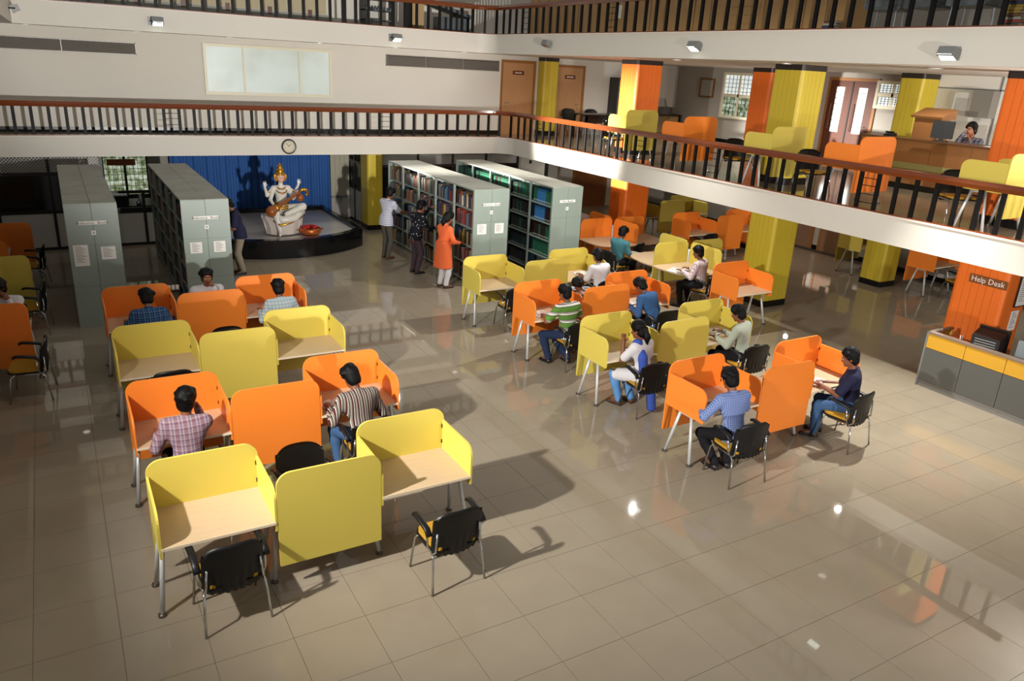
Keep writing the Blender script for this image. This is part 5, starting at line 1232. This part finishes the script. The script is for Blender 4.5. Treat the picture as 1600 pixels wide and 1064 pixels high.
# cloth
C_ = lambda n, h: mat(n, h, 0.85, spec=0.2, noise=0.06, scale=14)
PINKPLAID = pattern('pink_plaid', '#a0808a', [('X', 0.085, [(0, '#7a4a56'), (0.3, '#a8959e'), (0.5, '#6c5c72'), (0.72, '#b5a2a6'), (0.85, '#80505a')]), ('Z', 0.06, [(0, '#94808a'), (0.5, '#755868'), (0.8, '#ab989e')])])
BROWNSTRIPE = pattern('brown_stripe', '#4a2a2a', [('X', 0.062, [(0, '#4a1f22'), (0.28, '#d8d2c8'), (0.36, '#6b6459'), (0.58, '#2a1a1a'), (0.7, '#d8d2c8'), (0.76, '#7d776c')])])
BLUEPLAID = pattern('blue_plaid', '#2b4a7a', [('X', 0.07, [(0, '#27466f'), (0.42, '#5c7ea6'), (0.5, '#1f3558'), (0.9, '#8aa6bd')]), ('Z', 0.07, [(0, '#27466f'), (0.45, '#3f648f'), (0.55, '#1a2f50'), (0.92, '#7d98b4')])])
PALECHECK = pattern('pale_check', '#9bb8c8', [('X', 0.05, [(0, '#b9ccd6'), (0.4, '#86a8bf'), (0.7, '#cfc8a8')]), ('Z', 0.05, [(0, '#bccdd4'), (0.4, '#7fa2ba'), (0.7, '#d2d6cf')])])
GREENSTRIPE = pattern('green_stripe', '#6b8a4a', [('Z', 0.135, [(0, '#5f8a3c'), (0.36, '#2d2b28'), (0.42, '#e6e4de'), (0.62, '#7a4648'), (0.68, '#cfd0c6'), (0.74, '#3a3a34'), (0.8, '#5f8a3c')])])
GINGHAM = pattern('blue_gingham', '#5a6fa0', [('X', 0.022, [(0, '#4a5e96'), (0.5, '#8d9bc0')]), ('Z', 0.022, [(0, '#4a5e96'), (0.5, '#8593ba')])])
PINKSTRIPE = pattern('pink_stripe', '#b8a8ac', [('X', 0.026, [(0, '#a58a92'), (0.4, '#cfc4c6')])])
POLOSTRIPE = pattern('polo_stripe', '#d5d5db', [('Z', 0.04, [(0, '#d8d8de'), (0.62, '#77799a')])])
GREYSTRIPE = pattern('grey_stripe', '#aab0b8', [('Y', 0.03, [(0, '#c3c8ce'), (0.55, '#5d6672')])])
POLKA = pattern('dark_floral', '#15151b', [], dots=(16, '#b9b3bd', 0.2))
DARKPLAID = pattern('dark_plaid', '#3a3a44', [('X', 0.08, [(0, '#23232b'), (0.5, '#6d6a74')]), ('Z', 0.08, [(0, '#26262e'), (0.5, '#585560')])])
WHITE = C_('white_cotton', '#d6d3d6'); JEANS = C_('blue_jeans', '#3a5578'); DKJEANS = C_('dark_jeans', '#23304c'); GREYTR = C_('grey_trousers', '#4d4840'); BLACKTR = C_('black_trousers', '#17161a'); TEAL = C_('teal_cotton', '#3f6f77')
NAVY = C_('navy_cotton', '#23243c'); BLUESH = C_('blue_shirt', '#3a5f8f'); SAGE = C_('sage_shirt', '#a9b0a0'); ORK = C_('orange_cotton', '#e0683a'); ROYAL = C_('royal_blue', '#3d55a8'); MAUVETR = C_('mauve_trousers', '#4a3a42'); KHAKI = C_('khaki_trousers', '#8a806c'); PALEBLUE = C_('sky_blue_trousers', '#5b8fc4')

person('man in pink plaid shirt resting cheek on hand, orange carrel at left', (0.80, 7.72), 0, lean=16, head=(-42, 8), hl=(-0.24, 0.36, 0.76), hr=(0.17, 0.29, 1.03), shirt=PINKPLAID, trousers=BLACKTR, tilt=4)
person('man in brown striped shirt reading at orange carrel, second left row', (2.68, 7.66), 6, lean=18, head=(18, 34), hl=(-0.26, 0.36, 0.755), hr=(0.22, 0.33, 0.76), shirt=BROWNSTRIPE, trousers=JEANS, fl=(-0.2, 0.25, 0.075))
person('man in blue plaid shirt at orange carrel, farthest left row', (0.90, 11.68), 0, lean=22, head=(0, 32), hl=(-0.3, 0.34, 0.76), hr=(0.32, 0.3, 0.76), shirt=BLUEPLAID, trousers=BLACKTR)
person('man in pale checked shirt at orange carrel beside rack B', (2.80, 11.62), 6, lean=18, head=(0, 20), hl=(-0.26, 0.34, 0.76), hr=(0.24, 0.34, 0.76), shirt=PALECHECK, trousers=GREYTR, s=0.96)
person('man facing us over an orange screen, hand at chin, before rack B', (1.86, 12.86), 180, lean=14, head=(0, 12), hl=(-0.08, 0.27, 1.03), hr=(0.2, 0.34, 0.76), shirt=WHITE, trousers=GREYTR)
person('man in white shirt asleep on his desk behind yellow screen', (1.92, 10.86), 180, lean=48, head=(-40, 70), hl=(-0.28, 0.34, 0.76), hr=(0.26, 0.36, 0.76), shirt=WHITE, trousers=GREYTR)
person('man at the left edge of photo behind an orange carrel', (-0.92, 13.22), 172, lean=14, head=(-30, 16), hl=(-0.1, 0.26, 1.0), hr=(0.2, 0.34, 0.76), shirt=WHITE, trousers=BLACKTR)
person('man in navy shirt standing at rack B, reading with head bowed', (3.28, 17.15), 85, hip=0.905, lean=12, head=(0, 40), hl=(-0.12, 0.36, 1.0), hr=(0.12, 0.34, 1.02), fl=(-0.1, 0.0, 0.075), fr=(0.1, 0.04, 0.075), shirt=NAVY, sleeve='short', trousers=KHAKI, seated=False)
person('man in white shirt mostly hidden behind rack B', (3.12, 18.3), 100, hip=0.905, lean=14, head=(0, 35), hl=(-0.12, 0.34, 1.0), hr=(0.12, 0.34, 1.0), fl=(-0.1, 0, 0.075), fr=(0.1, 0.04, 0.075), shirt=WHITE, trousers=BLACKTR, seated=False)
person('man in white striped polo reaching into rack, farthest of three browsers', (6.78, 17.5), -72, hip=0.925, lean=8, head=(0, 24), hl=(-0.1, 0.5, 1.12), hr=(0.14, 0.5, 1.10), fl=(-0.1, 0.02, 0.075), fr=(0.1, -0.03, 0.075), shirt=POLOSTRIPE, sleeve='short', trousers=GREYTR, shoes=SANDAL, seated=False, s=1.02)
person('person in dark spotted shirt reaching up, middle of three browsers', (6.88, 15.95), -80, hip=0.895, lean=10, head=(0, 24), hl=(-0.12, 0.5, 1.45), hr=(0.16, 0.42, 1.05), fl=(-0.1, 0.0, 0.075), fr=(0.1, 0.0, 0.075), shirt=POLKA, trousers=MAUVETR, seated=False, s=0.99)
person('woman in orange tunic and white trousers, nearest of three browsers', (6.96, 14.62), -80, hip=0.88, lean=6, head=(0, 26), hl=(-0.1, 0.36, 1.02), hr=(0.12, 0.34, 0.98), fl=(-0.09, 0.0, 0.075), fr=(0.09, 0.03, 0.075), shirt=ORK, sleeve='long', trousers=WHITE, shoes=SANDAL, female=True, skirt='stand', seated=False, s=0.97)
person('man in green striped polo at orange carrel, third right row', (6.95, 9.74), 6, lean=10, head=(24, 18), hl=(-0.24, 0.36, 0.76), hr=(0.2, 0.36, 0.76), fl=(-0.25, 0.18, 0.075), fr=(0.0, -0.02, 0.1), shirt=GREENSTRIPE, sleeve='short', trousers=DKJEANS, elbow_out=1.0)
person('woman in white and blue with ponytail at yellow carrel', (6.95, 7.82), 14, lean=10, head=(20, 20), hl=(-0.16, 0.28, 0.96), hr=(0.2, 0.34, 0.76), fl=(-0.16, 0.26, 0.075), fr=(0.04, 0.2, 0.075), shirt=WHITE, sleeve='short', trousers=PALEBLUE, shoes=SANDAL, female=True, skirt='sit', scarf=ROYAL, s=0.97)
person('man in blue checked shirt reading at orange carrel, right foreground', (6.76, 5.84), -4, lean=14, head=(6, 24), hl=(-0.27, 0.34, 0.765), hr=(0.16, 0.38, 0.77), fl=(-0.12, 0.12, 0.075), fr=(0.06, 0.1, 0.075), shirt=GINGHAM, trousers=BLACKTR, shoes=SHOE, elbow_out=1.1)
person('man in navy T-shirt and jeans seated side-on, right foreground', (8.93, 5.80), 34, lean=8, head=(14, 20), hl=(-0.12, 0.42, 0.76), hr=(0.14, 0.4, 0.72), fl=(-0.12, 0.4, 0.075), fr=(0.1, 0.36, 0.075), shirt=NAVY, sleeve='short', trousers=JEANS)
person('man in pale sage shirt and glasses reading at yellow carrel', (8.96, 7.84), 22, lean=8, head=(10, 26), hl=(-0.2, 0.38, 0.78), hr=(0.1, 0.4, 0.8), fl=(-0.16, 0.34, 0.075), shirt=SAGE, trousers=BLACKTR)
person('man in blue shirt bending over his desk, third right row', (8.76, 9.72), 14, lean=28, head=(12, 44), hl=(-0.26, 0.36, 0.76), hr=(0.2, 0.38, 0.76), shirt=BLUESH, trousers=BLACKTR)
person('man in white T-shirt at yellow carrel near the racks', (9.06, 11.74), 6, lean=10, head=(10, 16), hl=(-0.22, 0.36, 0.76), hr=(0.22, 0.36, 0.76), shirt=WHITE, sleeve='short', trousers=BLACKTR)
person('man in grey striped shirt slumped behind the orange screen', (7.88, 10.98), 165, lean=34, head=(-40, 50), hl=(-0.26, 0.34, 0.76), hr=(0.2, 0.38, 0.76), shirt=GREYSTRIPE, trousers=GREYTR)
person('man in teal shirt sitting sideways with a tablet in hand', (10.9, 13.58), -78, lean=4, head=(0, 26), hl=(-0.1, 0.34, 0.70), hr=(0.1, 0.34, 0.68), shirt=TEAL, sleeve='short', trousers=BLACKTR, fl=(-0.12, 0.42, 0.075), fr=(0.12, 0.4, 0.075))
person('man in pink striped shirt reading a newspaper at yellow star desk', (11.38, 11.32), 22, lean=10, head=(14, 20), hl=(-0.22, 0.36, 0.78), hr=(0.12, 0.36, 0.78), fl=(-0.2, 0.34, 0.075), shirt=PINKSTRIPE, trousers=BLACKTR)
person('man in dark plaid shirt behind the upstairs wooden counter', (16.35, 9.2), 84, z=Z1, hip=0.62, lean=14, head=(4, 10), hl=(-0.16, 0.34, 1.06), hr=(0.07, 0.26, 1.2), shirt=DARKPLAID, trousers=BLACKTR, fl=(-0.12, 0.28, 0.09), fr=(0.12, 0.28, 0.09), seated=True)
t = thing('stool', 'stool under the man behind the upstairs counter', 'stool', (16.35, 9.2, Z1)); part('seat', G().lathe([(0.16, 0.46), (0.17, 0.5), (0.15, 0.52)], n=16), BLACKP, t)
for k in range(4): part('leg', G().tube([(0.19 * math.cos(k * PI / 2), 0.19 * math.sin(k * PI / 2), 0), (0.1 * math.cos(k * PI / 2), 0.1 * math.sin(k * PI / 2), 0.47)], 0.013, 6), CHROME, t)

# ------------------------------------------------------------------ books and papers in use
def open_book(x, y, z, deg, label, w_=0.17, h_=0.24, cover=None, flat=0.03, pict=False):
    t = thing('open_book', label, 'book', (x, y, z), math.radians(deg))
    for s_ in (-1, 1):
        n = 7; pr = [(s_ * w_ * i / n, 0.004 + flat * math.sin(PI * (0.15 + 0.8 * i / n)) * (1 - 0.35 * i / n)) for i in range(n + 1)]
        poly = pr + [(s_ * w_, 0.003), (0, 0.003)]
        p = part('page_block', G().prism(poly if s_ < 0 else poly, 'y', -h_ / 2, h_ / 2), PAPER, t)
        g = G()
        for k in range(7):
            yy = h_ / 2 - 0.035 - k * 0.026
            a, b = pr[1], pr[-2]; g.add([(a[0], yy, a[1] + 0.0012), (b[0], yy, b[1] + 0.0012), (b[0], yy - 0.008, b[1] + 0.0012), (a[0], yy - 0.008, a[1] + 0.0012)] if False else [(a[0], yy, pr[3][1] + 0.002), (b[0], yy, pr[4][1] + 0.001), (b[0], yy - 0.008, pr[4][1] + 0.001), (a[0], yy - 0.008, pr[3][1] + 0.002)], [(0, 1, 2, 3)])
        part('printed_line', g, TXT, p)
    part('cover', G().box((-w_ - 0.006, -h_ / 2 - 0.005, 0), (w_ + 0.006, h_ / 2 + 0.005, 0.0035)), cover or BMAT[1], t)
    if pict: part('picture', G().box((0.03, -0.03, flat + 0.006), (0.12, 0.05, flat + 0.008)), mat('grey_print', '#5a554e', 0.7), t)
    return t
D = CH + 0.001
open_book(2.52, 8.12, D, 12, 'thick open book before the man in brown striped shirt', flat=0.045)
open_book(6.66, 6.30, D, -18, 'open magazine with picture before the man in blue checked shirt', w_=0.2, h_=0.27, flat=0.012, pict=True)
open_book(8.86, 8.42, D, 20, 'open book before the man in pale sage shirt', flat=0.02)
open_book(6.74, 10.28, D, 14, 'open papers before the man in green striped polo', flat=0.012)
open_book(8.72, 6.3, D, 20, 'flat open notebook before the man in navy T-shirt', flat=0.006)
open_book(9.0, 12.3, D, 0, 'open papers before the man in white T-shirt', flat=0.01)
open_book(11.17, 11.82, D, 26, 'large white newspaper before the man in pink striped shirt', w_=0.24, h_=0.36, flat=0.015)
open_book(8.62, 10.26, D, 10, 'open book under the man bending in a blue shirt', flat=0.02)
t = thing('tablet', 'white tablet held by the man in teal shirt', 'tablet', (11.32, 13.50, 0.705), math.radians(-78))
part('body', G().prism(rrect(-0.14, 0.14, -0.1, 0.1, (0.02,) * 4, 3), 'z', 0, 0.012), PAPER, t); part('screen', G().box((-0.12, -0.08, 0.012), (0.12, 0.08, 0.0135)), GREYWALL, t)
t = thing('wrist_watch', 'pale wrist watch of the woman in white and blue', 'watch', (0, 0, 0)) if False else None
# ------------------------------------------------------------------ seated statue with a stringed instrument
def statue():
    PW = mat('statue_white', '#cfcac0', 0.35, noise=0.06, scale=8); GOLD = mat('statue_gold', '#b8862e', 0.28, metal=0.85, noise=0.25, scale=30); PINK = mat('statue_face', '#d9a694', 0.45); VW = mat('veena_wood', '#8a4a1c', 0.3, noise=0.25, scale=10)
    t = thing('statue', 'white and gold seated goddess statue holding a long stringed instrument', 'statue', (4.72, 19.3, 0.37))
    # lotus seat
    part('lotus_seat', G().lathe([(0.30, 0.0), (0.40, 0.06), (0.46, 0.22), (0.50, 0.42), (0.48, 0.47), (0.30, 0.49)], n=28, scale=(1, 0.85)), mat('lotus_white', '#c9beb6', 0.4), t, True)
    pm = G(); 
    for i, (a, z, r_) in enumerate([(-0.10, 0.02, 0.0), (-0.055, 0.16, 0.03), (0.0, 0.30, 0.04), (0.045, 0.42, 0.03)]): pass
    pet = G().prism([(-0.085, 0.0), (0.085, 0.0), (0.12, 0.18), (0.10, 0.34), (0.0, 0.46), (-0.10, 0.34), (-0.12, 0.18)], 'y', -0.012, 0.012).mesh('petal', mat('lotus_white', '#c9beb6'))
    for k in range(14):
        a = 2 * PI * k / 14; o = ob('petal', pet, t, (0.40 * math.cos(a), 0.34 * math.sin(a), 0.03)); o.rotation_euler = (0.22, 0, a - PI / 2 + PI)
    f = V(0, -1, 0)
    B = F(); hip = V(0, 0, 0.62)
    B.cone(hip, hip + V(0, -0.01, 0.16), 0.17, 0.115, 0.06); B.cone(hip + V(0, 0, 0.16), V(0, 0, 1.02), 0.115, 0.15, 0.06); B.cone(V(-0.17, 0, 1.14), V(0.17, 0, 1.14), 0.065, 0.065, 0.07)
    B.cone(V(0, 0, 1.14), V(0, -0.01, 1.28), 0.06, 0.055, 0.03)
    # folded left leg (viewer's right) and hanging right leg
    B.cone(hip + V(0.08, -0.04, 0), V(0.46, -0.26, 0.70), 0.115, 0.09, 0.05); B.cone(V(0.46, -0.26, 0.70), V(0.02, -0.40, 0.56), 0.085, 0.06, 0.04)
    B.cone(hip + V(-0.08, -0.04, 0), V(-0.24, -0.38, 0.60), 0.115, 0.095, 0.05); B.cone(V(-0.24, -0.38, 0.60), V(-0.16, -0.44, 0.16), 0.09, 0.06, 0.04); B.cone(V(-0.16, -0.44, 0.16), V(-0.2, -0.56, 0.08), 0.05, 0.035, 0.03)
    def hand(p, d):
        d = nrm(V(d)); sd = nrm(np.cross(d, V(0, -1, 0.01))); B.ell(p + d * 0.045, V(0.045, 0.035, 0.02), 0.012, np.array([d, sd, np.cross(d, sd)]))
        for o, l in ((-0.028, 0.05), (-0.01, 0.06), (0.009, 0.06), (0.027, 0.05)): B.cone(p + d * 0.07 + sd * o, p + d * (0.085 + l) + sd * o * 1.3, 0.011, 0.008, 0.005)
        B.cone(p + d * 0.03 + sd * 0.03, p + d * 0.075 + sd * 0.065, 0.013, 0.009, 0.006)
    for a, b, c, d in ((V(-0.19, 0, 1.13), V(-0.34, -0.02, 0.97), V(-0.40, -0.08, 1.18), (0.02, -0.1, 1)), (V(0.19, 0, 1.13), V(0.33, -0.02, 1.0), V(0.42, -0.08, 1.22), (0.1, -0.1, 1)),
                       (V(-0.18, -0.02, 1.12), V(-0.29, -0.12, 0.88), V(-0.26, -0.34, 0.76), (0.3, -0.3, -0.6)), (V(0.18, -0.02, 1.12), V(0.26, -0.14, 0.9), V(0.31, -0.3, 0.99), (0.2, -0.2, 0.9))):
        B.cone(a, b, 0.055, 0.045, 0.03); B.cone(b, c, 0.045, 0.03, 0.02); hand(c, d)
    ob('body', B.mesh('body', PW, 0.012), t)
    h = F(); Hc = V(0, -0.02, 1.40)
    h.ell(Hc + V(0, 0, 0.02), V(0.10, 0.105, 0.112), 0.03); h.ell(Hc + V(0, -0.025, -0.05), V(0.076, 0.08, 0.08), 0.03); h.ell(Hc + V(0, -0.11, -0.015), V(0.014, 0.022, 0.026), 0.012); h.ell(Hc + V(0, -0.088, -0.075), V(0.022, 0.014, 0.012), 0.012)
    for s in (-1, 1): h.ell(Hc + V(0.034 * s, -0.11, 0.015), V(0.018, 0.016, 0.011), 0.01, None, True)
    ob('head', h.mesh('head', PINK, 0.009), t)
    for s in (-1, 1): part('eye', G().lathe([(0.004, -0.006), (0.014, 0), (0.004, 0.006)], tuple(Hc + V(0.034 * s, -0.098, 0.015)), 8), INK, t, True)
    hr = F(); hr.ell(Hc + V(0, 0.03, 0.02), V(0.105, 0.105, 0.115), 0.02); hr.cone(Hc + V(0, 0.09, -0.02), V(0, 0.13, 0.95), 0.09, 0.06, 0.04)
    ob('hair', hr.mesh('hair', HAIR, 0.013), t)
    c = part('crown', G().lathe([(0.122, 1.46), (0.128, 1.49), (0.11, 1.50), (0.10, 1.56), (0.108, 1.575), (0.075, 1.60), (0.066, 1.65), (0.072, 1.66), (0.045, 1.68), (0.03, 1.72), (0.012, 1.75)], (0, -0.01, 0), 20), GOLD, t, True)
    for s in (-1, 1):
        part('earring', G().lathe([(0.005, 0), (0.03, -0.03), (0.034, -0.06), (0.01, -0.09)], tuple(Hc + V(0.105 * s, -0.02, 0.03)), 10), GOLD, t, True)
        part('side_ornament', G().prism([(0.09 * s, 1.30), (0.15 * s, 1.36), (0.15 * s, 1.46), (0.10 * s, 1.5)][::s], 'y', -0.03, 0.02), GOLD, t)
    def ring(name, c, r1, r2, th, tilt=0.0):
        n = 28; g = G(); g.tube([(c[0] + r1 * math.cos(2 * PI * k / n), c[1] + r2 * math.sin(2 * PI * k / n), c[2] + tilt * math.sin(2 * PI * k / n)) for k in range(n + 1)], th, 6); part(name, g, GOLD, t, True)
    ring('necklace', (0, -0.04, 1.17), 0.10, 0.10, 0.016, 0.04); ring('necklace', (0, -0.06, 1.11), 0.13, 0.13, 0.014, 0.07); ring('girdle', (0, -0.01, 0.78), 0.15, 0.15, 0.028, 0.02); ring('girdle', (0, -0.02, 0.71), 0.18, 0.18, 0.02, 0.03)
    ring('armlet', (-0.27, -0.01, 1.05), 0.06, 0.06, 0.012); ring('armlet', (0.27, -0.01, 1.06), 0.06, 0.06, 0.012)
    part('pendant', G().prism([(0, 1.0), (0.03, 1.035), (0.015, 1.05), (0, 1.04), (-0.015, 1.05), (-0.03, 1.035)], 'y', -0.19, -0.165), mat('pendant_red', '#b0141e', 0.4), t)
    for i in range(6): part('girdle_tassel', G().lathe([(0.02, 0.06), (0.028, 0.0), (0.006, -0.03)], (-0.1 + 0.04 * i, -0.19, 0.64 + 0.012 * abs(i - 2.5)), 8), GOLD, t, True)
    g = G(); g.tube([(-0.30, -0.40, 0.40), (-0.16, -0.5, 0.30), (0.1, -0.47, 0.36), (0.36, -0.38, 0.46), (0.5, -0.22, 0.52)], [0.02, 0.028, 0.028, 0.026, 0.02], 8); part('sash_border', g, GOLD, t, True)
    g = G(); g.tube([(-0.26, -0.36, 0.52), (-0.1, -0.44, 0.42), (0.2, -0.42, 0.46), (0.47, -0.26, 0.58)], [0.06, 0.1, 0.1, 0.06], 10); part('drape', g, PW, t, True)
    # instrument
    a = V(-0.40, -0.40, 0.60); b = V(0.36, -0.34, 1.08)
    g = G(); d = nrm(b - a); g.tube([a - d * 0.06, a + d * 0.0, a + d * 0.08, a + d * 0.2, a + d * 0.32, b], [0.06, 0.125, 0.14, 0.10, 0.045, 0.035], 14); part('veena_body', g, VW, t, True)
    part('veena_band', G().tube([a + d * 0.20, a + d * 0.235], 0.106, 14), GOLD, t)
    part('string', G().tube([a + d * 0.05 + V(0, -0.13, 0.03), b + V(0, -0.04, 0.02)], 0.004, 5), GOLD, t)
    part('veena_scroll', G().tube([b, b + V(0.08, 0, 0.06), b + V(0.17, 0, 0.05), b + V(0.22, 0, -0.02), b + V(0.19, 0, -0.08), b + V(0.14, 0, -0.06)], [0.035, 0.04, 0.042, 0.038, 0.03, 0.02], 10), GOLD, t, True)
    part('veena_gourd', G().lathe([(0.02, -0.1), (0.08, -0.07), (0.095, 0.0), (0.07, 0.06), (0.02, 0.08)], tuple(b + V(0.02, 0.0, -0.13)), 14), VW, t, True)
statue()
